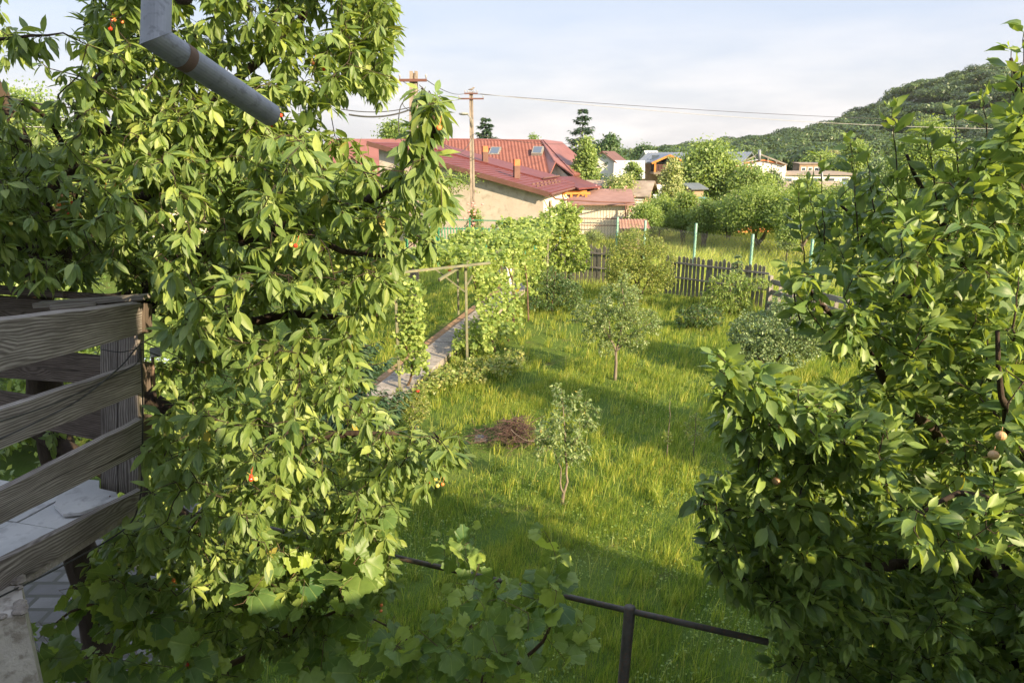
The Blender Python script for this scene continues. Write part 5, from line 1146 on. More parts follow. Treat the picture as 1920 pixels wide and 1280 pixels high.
# small outbuildings behind the arbour
t, P, win = shed('hen_house', 'pale hen house with barred front under a flat faded red roof', 'shed', (gp(1130, 41)[0], 42.0, 0), -.10, 3.0, 1.6, 2.1, 2.3, 'cream_wall', 'roof_faded', .45)
o = t.location; 
for i in range(15): mb = MB(o); mb.tube([P(-1.2 + i * .18, -1.15, .1), P(-1.2 + i * .18, -1.15, 2.0)], .011, 4); mb.build('bar', M['chainlink'], t)
for x in (-1.7, -1.35, 1.4): mb = MB(o); mb.bar(P(x, -1.18, 0), P(x, -1.18, 2.12), .07, .07); mb.build('post', M['brown_metal'], t)
for z in (1.25, .85): mb = MB(o); mb.bar(P(-1.7, -1.21, z), P(1.4, -1.21, z), .04, .05); mb.build('rail', M['brown_metal'], t)
shed('lean_to', 'low lean-to with a faded red sheet roof behind the hen house', 'shed', (gp(1130, 45)[0], 45.5, 0), -.10, 3.3, 2.2, 2.15, 2.55, 'brown_wall', 'roof_faded', .3)
def kennel():
    c_ = Vector(gp(1190, 36.5)); t = empty('kennel', c_, 'small brown kennel with a curved pinkish tiled roof behind the chain link fence', 'kennel'); o = c_
    mb = MB(o); mb.box(c_ + Vector((0, .4, .55)), (1.25, 1.0, 1.1)); mb.build('wall', M['brown_wall'], t)
    mb = MB(o); wavy(mb, [c_ + Vector((-.8, -.35, 1.12)), c_ + Vector((.8, -.35, 1.12)), c_ + Vector((.72, .5, 1.55)), c_ + Vector((-.72, .5, 1.55))], 9, 4, .05, .03, 5)
    mb.build('roof', M['roof_faded'], t, True)
kennel()
def pergola_orange():
    c_ = Vector(gp(1078, 43)); t = empty('gazebo', c_, 'orange wooden gazebo frame with a lattice panel beside the garage', 'gazebo'); o = c_
    for x, y in ((-.9, 0), (-.25, 0), (.65, 0), (-.9, 2), (.65, 2)): mb = MB(o); mb.box(c_ + Vector((x, y, 1.25)), (.13, .13, 2.5)); mb.build('post', M['orange_wood'], t)
    for y in (0, 2): mb = MB(o); mb.bar(c_ + Vector((-1.1, y, 2.56)), c_ + Vector((.9, y, 2.56)), .12, .14); mb.build('beam', M['orange_wood'], t)
    for a, b_ in (((-.25, 1.9), (.25, 2.5)), ((-.25, 1.9), (-.7, 2.5))): mb = MB(o); mb.bar(c_ + Vector((a[0], -.02, a[1])), c_ + Vector((b_[0], -.02, b_[1])), .08, .08); mb.build('brace', M['orange_wood'], t)
    mb = MB(o)
    for k in range(7): mb.bar(c_ + Vector((-.18, -.05, .5 + k * .22)), c_ + Vector((.6, -.05, .62 + k * .22)), .03, .09)
    for k in range(5): mb.bar(c_ + Vector((-.15 + k * .18, -.08, .5)), c_ + Vector((-.15 + k * .18, -.08, 2.0)), .05, .02, (0, 1, 0))
    mb.build('lattice_panel', M['orange_wood'], t)
    for x in (-.6, .15): mb = MB(o); mb.ball(c_ + Vector((x, -.1, 2.2)), .1, 8, 6); mb.build('lantern', M['white_paint'], t, True)
pergola_orange()
shed('shed', 'brown shed with a weathered grey fibre roof behind the pink roses', 'shed', gp(1160, 50), -.35, 4.2, 3.5, 2.2, 3.0, 'brown_wall', 'roof_shed', .35, gable=True)
shed('outhouse', 'whitewashed little outhouse with a flat top right of the brown shed', 'outhouse', gp(1190, 48), -.2, 1.0, 1.0, 1.9, 2.0, 'white_wall', 'roof_light', .08)
t, P, win = shed('cottage', 'cottage gable with a steep dark brown roof and white front, far behind the willow', 'house', gp(1137, 84), 1.25, 7.0, 5.0, 3.2, 5.0, 'white_wall', 'roof_brown', .4, gable=True); win(0, 1.6, .9, .9)
shed('barn', 'barn with a pale sheet metal roof right of the dark brown cottage', 'barn', gp(1176, 80), -.15, 2.6, 5, 2.4, 4.0, 'brown_wall', 'roof_light', .4, gable=True)
shed('shed', 'low shed with a whitish sheet roof below the grey roofed house', 'shed', gp(1218, 62), -.4, 4.0, 4, 1.3, 2.2, 'grey_wood', 'roof_light', .3, gable=True)
shed('barn', 'barn with a pale peaked roof peeking over the grey roofed house', 'barn', gp(1214, 112), .2, 1.6, 6, 3.0, 5.1, 'white_wall', 'roof_light', .3, gable=True)
# grey-roofed house with a wooden balcony gable
def grey_house():
    c_ = Vector(gp(1300, 90)); t = empty('house', c_, 'large house with a blue grey metal roof and a timber balcony under its front gable', 'house'); o = c_
    w = 13.5
    def Q(px, py, Y): return at(px, py, Y)
    mb = MB(o); a, b_, c2, d = Q(1196, 304, 86), Q(1392, 304, 86), Q(1410, 285, 92), Q(1216, 286, 92)
    mb.slab([a, b_, c2, d], .18); mb.slab([Q(1410, 285, 92.2), Q(1216, 286, 92.2), Q(1200, 300, 98), Q(1420, 300, 98)][::-1], .18, Vector((0, 0, 1))); mb.build('roof', M['roof_grey'], t)
    mb = MB(o)
    for i in range(32): f = i / 31; mb.bar(a.lerp(b_, f) + Vector((0, 0, .03)), d.lerp(c2, f) + Vector((0, 0, .03)), .06, .07)
    mb.build('roof_seams', M['roof_grey'], t)
    zt = a.z; x0, x1 = Q(1200, 304, 87).x, Q(1385, 304, 87).x
    mb = MB(o); mb.box(((x0 + x1) / 2, 91, zt / 2 - .05), (x1 - x0, 8, zt - .1)); mb.build('wall', M['brown_wall'], t)
    g0, g1, gr = Q(1222, 304, 84), Q(1283, 301, 84), Q(1256, 289, 84); back = Vector((0, 6, .0))
    mb = MB(o); mb.slab([g0, gr, gr + back, g0 + back][::-1], .12, Vector((0, 0, 1))); mb.slab([gr, g1, g1 + back, gr + back][::-1], .12, Vector((0, 0, 1))); mb.build('gable_roof', M['roof_grey'], t)
    mb = MB(o); mb.bar(g0 - Vector((0, .1, .15)), gr - Vector((0, .1, .15)), .1, .22); mb.bar(gr - Vector((0, .1, .15)), g1 - Vector((0, .1, .15)), .1, .22); mb.build('bargeboard', M['orange_wood'], t)
    mb = MB(o); fz = Q(1225, 325, 84).z; mb.box(((g0.x + g1.x) / 2, 85.5, fz), (g1.x - g0.x - .6, 3.0, .25)); mb.build('balcony_floor', M['bark_pale'], t)
    for f in (.12, .5, .88): x = g0.x + (g1.x - g0.x) * f; mb = MB(o); mb.box((x, 84.2, (fz + g0.z) / 2), (.2, .2, g0.z - fz)); mb.build('balcony_post', M['orange_wood'], t)
    mb = MB(o); 
    for k in range(16): x = g0.x + .6 + (g1.x - g0.x - 1.2) * k / 15; mb.box((x, 84.15, fz + .5), (.08, .06, .8))
    mb.bar((g0.x + .5, 84.15, fz + .95), (g1.x - .5, 84.15, fz + .95), .1, .08); mb.build('balustrade', M['brown_metal'], t)
    mb = MB(o); mb.box(((g0.x + g1.x) / 2 - .9, 86.95, fz + 1.1), (.9, .06, 1.9)); mb.build('door', M['glass'], t)
    mb = MB(o); mb.slab([Q(1278, 306, 83), Q(1310, 304, 83), Q(1310, 322, 80), Q(1275, 325, 80)], .1); mb.build('lower_roof', M['roof_grey'], t)
grey_house()
def white_house():
    Y = 84; c_ = Vector(gp(1435, Y)); t = empty('house', c_, 'white gabled house with a bare roof frame and a steel flue pipe, below the hill', 'house'); o = c_
    Q = lambda px, py, dy=0: at(px, py, Y + dy)
    F_ = [Q(1383, 345), Q(1472, 345), Q(1472, 309), Q(1430, 300), Q(1395, 306), Q(1383, 309)]
    mb = MB(o); mb.hexa(F_, [p + Vector((1.5, 6, 0)) for p in F_]); mb.build('wall', M['white_wall'], t)
    mb = MB(o); mb.slab([Q(1472, 345, .1), Q(1474, 345, 6), Q(1474, 309, 6), Q(1472, 309, .1)], .05, Vector((1, 0, 0))); mb.build('side_wall', M['cream_wall'], t)
    for dy in (-.4, 2.2, 5): 
        mb = MB(o); mb.bar(Q(1383, 308, dy), Q(1424, 289, dy), .1, .16); mb.bar(Q(1424, 289, dy), Q(1476, 309, dy), .1, .16); mb.build('rafter', M['grey_wood'], t)
    mb = MB(o)
    for px, y0, y1 in ((1398, 302, 304), (1410, 295, 303), (1424, 289, 301), (1440, 295, 303), (1456, 301, 305)): mb.bar(Q(px, y0, -.4), Q(px, y1 + 2, -.4), .09, .09, (0, 1, 0))
    mb.build('strut', M['grey_wood'], t)
    mb = MB(o); mb.bar(Q(1395, 306, -.1), Q(1430, 300, -.1), .3, .14); mb.bar(Q(1430, 300, -.1), Q(1474, 309, -.1), .3, .14); mb.build('tile_edge', M['chim'], t)
    mb = MB(o); mb.tube([Q(1424, 302, -.6), Q(1424, 281, -.6)], .17, 10); mb.build('flue', M['galv'], t, True)
white_house()
def verandah():
    t, P, win = shed('bungalow', 'cream house end with orange trim right of the tall pale tree', 'house', gp(1388, 78), .1, 1.0, 3, 3.35, 3.45, 'cream_wall', 'orange_wood', .04); 
verandah()
t, P, win = shed('flat_roofed_building', 'long flat roofed white building behind the orchard', 'building', gp(1505, 88), 0, 9.5, 6, 2.35, 2.6, 'white_wall', 'roof_shed', .3)
for i in range(5): win(-3.4 + i * 1.7, 1.3, 1.0, .7)
t, P, win = shed('rooftop_cabin', 'small white cabin with four windows standing above the flat roofed building', 'cabin', gp(1509, 94), 0, 3.6, 2.2, 3.5, 3.6, 'brown_wall', 'roof_shed', .15)
for i in range(4): win(-1.25 + i * .84, 2.55, .62, .5)
c_ = Vector(gp(1540, 80)); mb = MB(c_); mb.tube([c_, at(1540, 315, 80)], .14, 10); tag(mb.build('flue_pipe', M['galv'], None, True), 'tall plain metal pipe standing right of the flat roofed building', 'pipe')
def polytunnel():
    c_ = Vector(gp(1560, 76)); mb = MB(c_); n_ = 14; L_ = 5.2; rr = 1.5
    for i in range(n_):
        a0, a1 = math.pi * i / n_, math.pi * (i + 1) / n_; f = lambda a, x, r_: c_ + Vector((x + .03 * math.sin(a * 20 + x), -rr * math.cos(a) * r_ / rr, r_ * 1.25 * math.sin(a)))
        mb.hexa([f(a0, -L_ / 2, rr), f(a0, L_ / 2, rr), f(a1, L_ / 2, rr), f(a1, -L_ / 2, rr)], [f(a0, -L_ / 2, rr - .03), f(a0, L_ / 2, rr - .03), f(a1, L_ / 2, rr - .03), f(a1, -L_ / 2, rr - .03)])
    tag(mb.build('polytunnel', M['poly'], None, True), 'milky plastic covered polytunnel behind the orchard trees', 'greenhouse')
polytunnel()
t, P, win = shed('hut', 'orange walled hut with a dark roof half hidden by the gnarled orchard tree', 'hut', gp(1398, 46), .25, 2.4, 2.4, 1.25, 1.95, 'chim', 'roof_brown', .25, gable=True)
mb = MB(t.location); mb.box(P(-.6, .2, 1.75), (.36, .36, .75)); mb.build('chimney', M['chim'], t); mb = MB(t.location); mb.box(P(-.6, .2, 2.17), (.44, .44, .07)); mb.build('chimney_cap', M['concrete'], t)
c_ = Vector(gp(1352, 50)); tt = empty('chimney_stack', c_, 'free standing brick stack with a white cap left of the orange walled hut', 'chimney'); mb = MB(c_); mb.box(c_ + Vector((0, 0, .65)), (.38, .38, 1.3)); mb.build('shaft', M['chim'], tt); mb = MB(c_); mb.tube([c_ + Vector((0, 0, 1.3)), c_ + Vector((0, 0, 1.6))], .09, 8); mb.build('cap', M['white_paint'], tt)
shed('wood_store', 'small open store with a tilted blue grey roof between the pale trees', 'shed', gp(1300, 58), .3, 1.0, 1.0, 2.15, 2.4, 'brown_wall', 'roof_grey', .3)
mb = MB(Vector(gp(1314, 50))); c_ = Vector(gp(1314, 50)); mb.box(c_ + Vector((0, 0, 1.75)), (.6, .4, .28)); mb.box(c_ + Vector((0, 0, .8)), (.12, .12, 1.6)); tag(mb.build('water_tank', noisy('blue_plastic', (.05, .22, .40), (.08, .30, .50), 4, .4, .4, 0), None, bevel=.04), 'bright blue box on a stand among the orchard trees', 'tank')
t, P, win = shed('shed', 'long low shed with a sloping light roof below the white gabled house', 'shed', gp(1500, 66), .25, 7.0, 3.0, 1.7, 2.3, 'brown_wall', 'roof_shed', .3, gable=True)
t, P, win = shed('house', 'house with a brick red roof showing over the cherry tree left of the utility pole', 'house', gp(722, 56), .1, 7.5, 8, 3.2, 5.9, 'cream_wall', 'roof_tile', .4, gable=True); win(-1, 1, 1, 1.1)
t, P, win = shed('barn', 'barn with a grey blue sheet roof just above the garage roof', 'barn', gp(836, 72), .05, 6.0, 6, 4.2, 5.9, 'grey_wood', 'roof_grey', .3, gable=True)
for px, Y, lab, rm in ((240, 44, 'house with a red roof glimpsed through the middle of the cherry tree', 'roof_tile'), (25, 52, 'house with a red roof glimpsed behind the cherry tree at the left edge', 'roof_red'), (560, 66, 'pinkish roofed house hidden behind the cherry tree crown', 'roof_faded')):
    t, P, win = shed('house', lab, 'house', gp(px, Y), .15 if px > 100 else -.1, 9, 8, 2.6, 4.7, 'cream_wall', rm, .5, gable=True); win(-2, 1, 1.1, 1.2); win(1.5, 1, 1.1, 1.2)

# ---------------------------------------------------------------- poles, wires, bird
def concrete_pole(label, base, h, w0, w1, zarm, lamp=False, lean=(0, 0), arms=(1.0,)):
    base = Vector(base); t = empty('utility_pole', base, label, 'utility pole', 'utility poles'); o = base; L_ = Vector((lean[0], lean[1], 0)); mb = MB(o)
    for sx_ in (-1, 1):
        a = lambda w, z: [base + L_ * (z / h) + Vector((sx_ * w * .33 + e * w * .17, f * w * .5, z)) for e, f in ((-1, -1), (1, -1), (1, 1), (-1, 1))]
        mb.hexa(a(w1, h), a(w0, 0))
    a = lambda w, z: [base + L_ * (z / h) + Vector((e * w * .165, f * w * .36, z)) for e, f in ((-1, -1), (1, -1), (1, 1), (-1, 1))]
    mb.hexa(a(w1, h - .05), a(w0, 0)); mb.build('shaft', M['post_conc'], t)
    for k, (z, al) in enumerate(zarm):
        p = base + L_ * (z / h) + Vector((0, -w1 * .5 - .04, z)); mb = MB(o); mb.bar(p - Vector((al, 0, 0)), p + Vector((al, 0, 0)), .06, .07); mb.build('crossarm', M['brown_metal'], t)
        for f in (-.95, .95) if len(zarm) == 1 or k else (-.9, -.45, .45, .9):
            q = p + Vector((al * f, 0, .04)); mb = MB(o); mb.tube([q, q + Vector((0, 0, .05)), q + Vector((0, 0, .07)), q + Vector((0, 0, .11))], [.015, .016, .03, .022], 8); mb.build('insulator', M['ceramic'], t, True)
    if lamp:
        p = base + L_ * .8 + Vector((0, -.15, h - 1.15)); mb = MB(o); mb.tube([p + Vector((.05, 0, -.5)), p + Vector((0, -.05, -.1)), p + Vector((-.18, -.12, .06))], .025, 6); arm = mb.build('lamp_arm', M['lamp_grey'], t, True)
        mb = MB(o); mb.ball(p + Vector((-.36, -.16, .10)), .2, 10, 6, (1.25, .8, .38)); mb.build('lamp_head', M['lamp_grey'], t, True)
    return t
b2 = at(887, 420, 36); b2.z = 0; h2 = at(889, 172, 36).z
concrete_pole('farther utility pole with a street lamp and a bird on top, standing beside the garage', b2, h2, .27, .17, ((h2 - .10, .33), (h2 - .34, .62)), True)
b1 = gnd(776, 612); h1 = at(797, 134, b1.y).z
concrete_pole('nearer utility pole rising out of the cherry tree with a crossarm at its top', b1, h1, .30, .20, ((h1 - .24, .37),), False, (.26, 0))
p = at(884, 168, 36); mb = MB(p); mb.tube([p + Vector((-.16, 0, -.02)), p + Vector((-.09, 0, .0)), p, p + Vector((.07, 0, .045)), p + Vector((.10, 0, .085)), p + Vector((.13, 0, .09)), p + Vector((.17, 0, .08))], [.012, .03, .055, .045, .035, .03, .004], 10)
mb.tube([p + Vector((.02, 0, -.04)), p + Vector((.02, 0, -.14))], .006, 4); tag(mb.build('bird', M['bird'], None, True), 'small bird perched on top of the farther utility pole', 'bird')
def wire(a, b_, sag, label, r_=.016, mat='wire', grp=None):
    a, b_ = Vector(a), Vector(b_); P = [a.lerp(b_, i / 24) - Vector((0, 0, sag * 4 * (i / 24) * (1 - i / 24))) for i in range(25)]
    mb = MB(a); mb.tube(P, r_, 5); tag(mb.build('overhead_wire', M[mat], None, True), label, 'wire', grp)
T2 = at(889, 176, 36)
wire(T2 + Vector((.3, 0, 0)), at(2030, 243, 45), .45, 'upper of the twin wires running right from the farther pole across the hill', .013, 'wire_light', 'overhead wires')
wire(T2 + Vector((-.3, 0, .02)), at(2030, 232, 46), .30, 'lower of the twin wires running right from the farther pole across the hill', .012, 'wire', 'overhead wires')
T1 = Vector((b1.x + .25, b1.y, h1 - .1))
wire(T1 + Vector((.35, 0, -.12)), T2 + Vector((-.5, 0, 0)), .15, 'top wire strung between the two utility poles', .011, 'wire', 'overhead wires')
wire(T1 + Vector((-.3, 0, -.15)), T2 + Vector((-.55, 0, -.2)), .28, 'second wire strung between the two utility poles', .009, 'wire', 'overhead wires')
wire(at(655, 215, b1.y - 3), T1 + Vector((-.02, -.1, -.85)), .12, 'thick service cable reaching the nearer pole from the left', .022, 'wire', 'overhead wires')
wire(at(640, 205, b1.y - 3), T1 + Vector((.0, -.1, -.8)), .10, 'thin service cable above the thick one left of the nearer pole', .012, 'wire', 'overhead wires')
wire(T1 + Vector((.1, -.1, -.7)), T2 + Vector((-.05, -.1, -1.9)), 1.1, 'slack cable looping low between the two utility poles', .012, 'wire', 'overhead wires')
wire(T2 + Vector((0, -.1, -3.1)), at(820, 262, 33), .1, 'short cable reaching left from half way up the farther pole', .012, 'wire', 'overhead wires')
wire(T2 + Vector((0, -.1, -1.9)), at(1085, 268, 56), .25, 'thin wire running right from the farther pole towards the tall spruce', .013, 'wire', 'overhead wires')
wire(at(-120, 148, 10), at(240, 203, 15), .15, 'dark overhead cable crossing the sky at the left edge', .017, 'wire', 'overhead wires')
wire(at(-120, 212, 12), at(240, 215, 16), .1, 'pale wire below the dark cable at the left edge', .008, 'wire_light', 'overhead wires')
wire(at(-120, 226, 12), at(240, 230, 16), .1, 'lowest pale wire at the left edge behind the cherry leaves', .009, 'wire_light', 'overhead wires')
p = T1 + Vector((-.3, -.12, -.75)); cable([p + Vector((.05, 0, .12)), p + Vector((-.08, 0, -.1)), p + Vector((-.14, 0, -.5)), p + Vector((-.12, 0, -.85)), p + Vector((-.02, 0, -1.0))], .014, 'drooping black cable loop hanging left of the nearer pole')
p = T1 + Vector((-.2, -.12, -.5)); cable([p, p + Vector((-.1, 0, -.25)), p + Vector((.1, 0, -.42)), p + Vector((.4, 0, -.4)), p + Vector((.5, 0, .1))], .010, 'small black jumper cable looped under the crossarm of the nearer pole')
# ================================================================ trees of the village and the hill
def crown_tree(name, label, base, h, w, blobs, leafm, ls, nclump, nleaf, group=None, trunk=None, bark='bark', csz=.16, droop=.3, d=None, cat='tree'):
    """blobs in units of (half width, half width, height); nclump leaf clumps of nleaf leaves"""
    base = Vector(base); t = empty(name, base, label, cat, group); B = np.array(blobs, float); W_ = B[:, 3] * B[:, 4] * B[:, 5]; W_ = W_ ** .7 / (W_ ** .7).sum()
    S = np.array([w / 2, (d or w) / 2, h]); idx = rng.choice(len(B), nclump, p=W_); q = nz(rng.normal(size=(nclump, 3))) * (.35 + .65 * rng.random((nclump, 1)) ** .4)
    C_ = (B[idx, :3] + q * B[idx, 3:6]) * S; C_[:, 2] = np.maximum(C_[:, 2], .05 * h)
    mb = MB(base)
    trunk = trunk or [([(0, 0, -.02), (.03, 0, .25), (-.03, 0, .55), (0, 0, .85)], h * .022)]
    nodes = []
    for pts, r0 in trunk:
        P = [Vector(np.array(p) * S) for p in pts]; mb.tube([p + base for p in P], list(np.linspace(r0, r0 * .25, len(P))), 7)
        for i in range(len(P) - 1): nodes += [tuple(P[i].lerp(P[i + 1], k / 5)) for k in range(1, 6)]
    nodes = np.array(nodes)
    for j in rng.choice(nclump, min(nclump, 26), replace=False):
        cc = C_[j]; lower = nodes[nodes[:, 2] < cc[2] + .02 * h]; lower = lower if len(lower) else nodes; k = lower[np.argmin(np.linalg.norm(lower - cc, axis=1))]
        md = (k + cc) / 2 + np.array([0, 0, .04 * h]) + rng.normal(0, .02 * h, 3); mb.tube([base + Vector(k), base + Vector(md), base + Vector(cc)], [h * .007, h * .005, h * .002], 4, False)
    mb.build('trunk', M[bark], t, True)
    sc = csz * w * rng.uniform(.6, 1.3, nclump); rep = np.repeat(np.arange(nclump), nleaf); m = len(rep)
    of = rng.normal(size=(m, 3)) * sc[rep][:, None] * np.array([.55, .55, .38]); pos = C_[rep] + of + np.array(base)
    pos[:, 2] = np.maximum(pos[:, 2], base.z + .03)
    out = nz(of + .6 * nz(C_[rep] - np.array([0, 0, h * .5])) * sc[rep][:, None]); ax = nz(rng.normal(size=(m, 3)) + out * .8 + np.array([0, 0, -droop]))
    up = out * .9 + np.array([0, 0, .35]) + np.array([.25, -.4, 0]) + rng.normal(0, .35, (m, 3))
    ct = rng.normal(0, .13, nclump)[rep]
    leaves('crown', SMALL, pos, ax, up, rng.uniform(.65, 1.35, m) * ls, M[leafm], t, np.clip(.42 + ct + rng.normal(0, .18, m), 0, .95), base)
    return t
RND = [(0, 0, .62, .8, .8, .28), (-.4, 0, .5, .5, .6, .2), (.45, .1, .52, .5, .6, .2), (.1, 0, .82, .5, .5, .16), (-.15, 0, .35, .6, .6, .14)]
TALL = [(0, 0, .55, .6, .6, .25), (.15, 0, .8, .4, .4, .17), (-.3, 0, .45, .55, .5, .18), (.3, 0, .35, .6, .5, .15), (0, 0, .93, .2, .2, .08)]
CONE = [(0, 0, .25, .85, .85, .16), (.05, 0, .45, .62, .62, .16), (-.05, 0, .66, .42, .42, .16), (0, 0, .86, .22, .22, .14)]
WIDE = [(-.55, 0, .62, .45, .6, .2), (.5, 0, .66, .5, .6, .2), (0, 0, .76, .6, .7, .22), (.1, 0, .55, .8, .8, .16)]
LOOSE = [(-.5, 0, .62, .4, .4, .16), (.45, 0, .7, .42, .4, .14), (0, 0, .85, .4, .4, .14), (-.1, 0, .45, .5, .5, .14), (.5, 0, .4, .4, .4, .12), (-.6, 0, .35, .35, .4, .1), (.1, 0, .65, .4, .4, .14)]
def by_px(px, ytop, Y, wpx): p = at(px, ytop, Y); return (p.x, p.y, .0), p.z, wpx * Y / FPX
GR = 'trees beyond the garden fence'
TR = [   # name, label, px, ytop, Y, width px, blobs, material, leaf, clumps, leaves per clump
 ('acacia_tree', 'tall feathery pale green tree in the middle distance before the grey roofed house', 1330, 262, 62, 118, LOOSE + [(0, 0, .5, .7, .6, .3)], 'bright_leaf', .20, 190, 34),
 ('acacia_tree', 'bright yellow green tree before the white gabled house', 1408, 312, 60, 92, LOOSE, 'bright_leaf', .18, 120, 34),
 ('willow_tree', 'bright drooping willow beside the right end of the tiled roof', 1098, 262, 55, 66, TALL, 'bright_leaf', .16, 130, 40),
 ('tree', 'narrow pointed yellowish tree left of the tall feathery tree', 1264, 296, 50, 62, CONE, 'cream_leaf', .13, 130, 40),
 ('tree', 'small rounded bright tree in front of the pale sheet roofs', 1183, 303, 52, 58, TALL, 'bright_leaf', .13, 110, 36),
 ('elder_bush', 'cream flowering elder beside the willow', 1160, 328, 49, 74, RND, 'cream_leaf', .12, 110, 34),
 ('orchard_tree', 'gnarled orchard tree with a forked trunk right of the middle turquoise post', 1432, 352, 36.5, 150, WIDE, 'mid_leaf', .085, 300, 42),
 ('orchard_tree', 'leaning orchard tree right of the gnarled one behind the fourth turquoise post', 1512, 362, 34.5, 120, WIDE, 'mid_leaf', .085, 240, 42),
 ('orchard_tree', 'young slender tree with a straight stem between the two orchard trees', 1484, 392, 32.5, 48, TALL, 'bright_leaf', .075, 80, 30),
 ('orchard_tree', 'broad orchard tree at the right behind the apple tree shoots', 1600, 345, 38, 150, WIDE, 'mid_leaf', .09, 260, 40),
 ('orchard_tree', 'bushy orchard tree left of the tall turquoise post behind the kennel', 1240, 368, 42, 88, RND, 'mid_leaf', .09, 170, 36),
 ('orchard_tree', 'slim orchard tree with a pale thin trunk left of the gnarled tree', 1286, 362, 40, 70, TALL, 'mid_leaf', .09, 130, 34),
 ('orchard_tree', 'thin bright sapling tree just left of the gnarled tree', 1326, 368, 38, 58, LOOSE, 'bright_leaf', .085, 90, 34),
 ('orchard_tree', 'dark bushy tree behind the gnarled orchard tree, below the orange hut', 1372, 372, 41, 82, RND, 'dark_leaf', .09, 150, 36),
 ('orchard_tree', 'small leafy tree behind the hen house roof', 1212, 380, 39.5, 70, RND, 'mid_leaf', .08, 120, 34),
 ('tree', 'round light green tree below the hill right of the metal pipe', 1540, 286, 105, 74, RND, 'bright_leaf', .26, 130, 34),
 ('tree', 'upright light green tree at the foot of the hill', 1602, 266, 92, 74, TALL, 'mid_leaf', .24, 150, 34),
 ('tree', 'greyish green tree at the foot of the hill, left of the apple shoots', 1650, 300, 80, 70, TALL, 'silver_leaf', .22, 130, 34),
 ('tree', 'dark tree behind the upright light tree at the hill foot', 1570, 300, 100, 60, RND, 'dark_leaf', .25, 110, 32),
 ('tree', 'low dark tree right of the polytunnel', 1660, 370, 52, 110, RND, 'dark_leaf', .13, 190, 36),
 ('tree', 'bushy green tree in front of the flat roofed building', 1510, 332, 56, 70, RND, 'mid_leaf', .13, 110, 32),
 ('tree', 'dark bare-tipped tree before the white gabled house', 1448, 318, 64, 54, LOOSE, 'dark_leaf', .13, 60, 26),
 ('tree', 'dark rounded tree on the skyline behind the tall spruce', 1140, 252, 100, 52, RND, 'dark_leaf', .28, 130, 32),
 ('tree', 'small pale tree top above the tiled roof ridge', 998, 253, 80, 46, LOOSE, 'mid_leaf', .16, 60, 30),
 ('tree', 'leafy tree on the skyline left of the nearer utility pole', 735, 224, 66, 74, RND, 'mid_leaf', .17, 170, 34),
 ('tree', 'rounded tree standing behind the grey roofed house on its left', 1208, 272, 125, 46, RND, 'dark_leaf', .3, 110, 30),
 ('tree', 'bright tree at the far left edge against the sky', 22, 158, 42, 190, RND, 'bright_leaf', .17, 260, 36),
 ('tree', 'sunlit tree behind the cherry trunk', 190, 262, 30, 240, WIDE, 'bright_leaf', .11, 330, 36),
 ('tree', 'sunlit tree behind the middle of the cherry crown', 470, 300, 31, 260, WIDE, 'mid_leaf', .11, 330, 36),
 ('tree', 'green tree behind the cherry crown left of the tiled roof', 640, 330, 30, 150, RND, 'mid_leaf', .11, 200, 36),
 ('bush', 'low green bush glimpsed behind the balcony', 60, 640, 11.5, 420, WIDE, 'mid_leaf', .07, 360, 34),
 ('bush', 'yellow green bush behind the left of the cherry trunk', -60, 380, 17, 330, RND, 'bright_leaf', .08, 330, 36),
 ('tree', 'pale flowering tree on the lower hill slope', 1560, 283, 150, 34, RND, 'forest_pale', .4, 90, 26),
 ('tree', 'tall leafy tree beyond the orchard, behind the apple shoots', 1740, 232, 70, 130, TALL, 'mid_leaf', .2, 190, 34),
 ('tree', 'broad tree at the right edge behind the apple tree', 1890, 300, 40, 200, WIDE, 'mid_leaf', .12, 260, 34),
]
for nm, lab, px, yt, Y, wp, bl, mt, ls, nc, nl in TR:
    loc, h, w = by_px(px, yt, Y, wp)
    tk = None
    if 'gnarled' in lab: tk = [([(0, 0, -.02), (-.03, 0, .12), (-.12, 0, .22), (-.2, 0, .45), (-.3, 0, .75)], .15), ([(-.03, 0, .1), (.1, 0, .2), (.25, .1, .42), (.35, 0, .7)], .13), ([(-.1, 0, .2), (.0, 0, .5)], .09)]
    if 'leaning' in lab: tk = [([(0, 0, -.02), (.05, 0, .15), (.25, 0, .35), (.3, 0, .7)], .12), ([(.05, 0, .15), (-.2, 0, .5)], .08)]
    if nm == 'orchard_tree' and not tk: tk = [([(0, 0, -.02), (.03, 0, .35), (-.03, 0, .8)], .05)]
    crown_tree(nm, lab, loc, h, w, bl, mt, ls * 1.25, int(nc * 1.5), int(nl * 1.6), GR if Y > 25 else None, tk, bark='bark_pale' if nm == 'orchard_tree' else 'bark', cat='bush' if nm.endswith('bush') else 'tree')
loc, h, w = by_px(911, 219, 78, 44); spruce('spruce_tree', 'dark spruce on the skyline right of the farther utility pole', loc, h, w * 1.0, 15, 'needle', GR, .42, 2.6, .15, .25)
loc, h, w = by_px(1093, 204, 68, 50); spruce('spruce_tree', 'tall sparse spruce rising over the right end of the tiled roof', loc, h, w * 1.0, 14, 'needle', GR, .36, 2.0, .35, .3)
# a neighbour's walnut just out of the frame to the right; its shadow lies across the lawn
crown_tree('walnut_tree', 'tall walnut tree beyond the right edge of the frame', (10.65, 4.8, 0), 7.6, 2.2, RND, 'mid_leaf', .12, 380, 50)
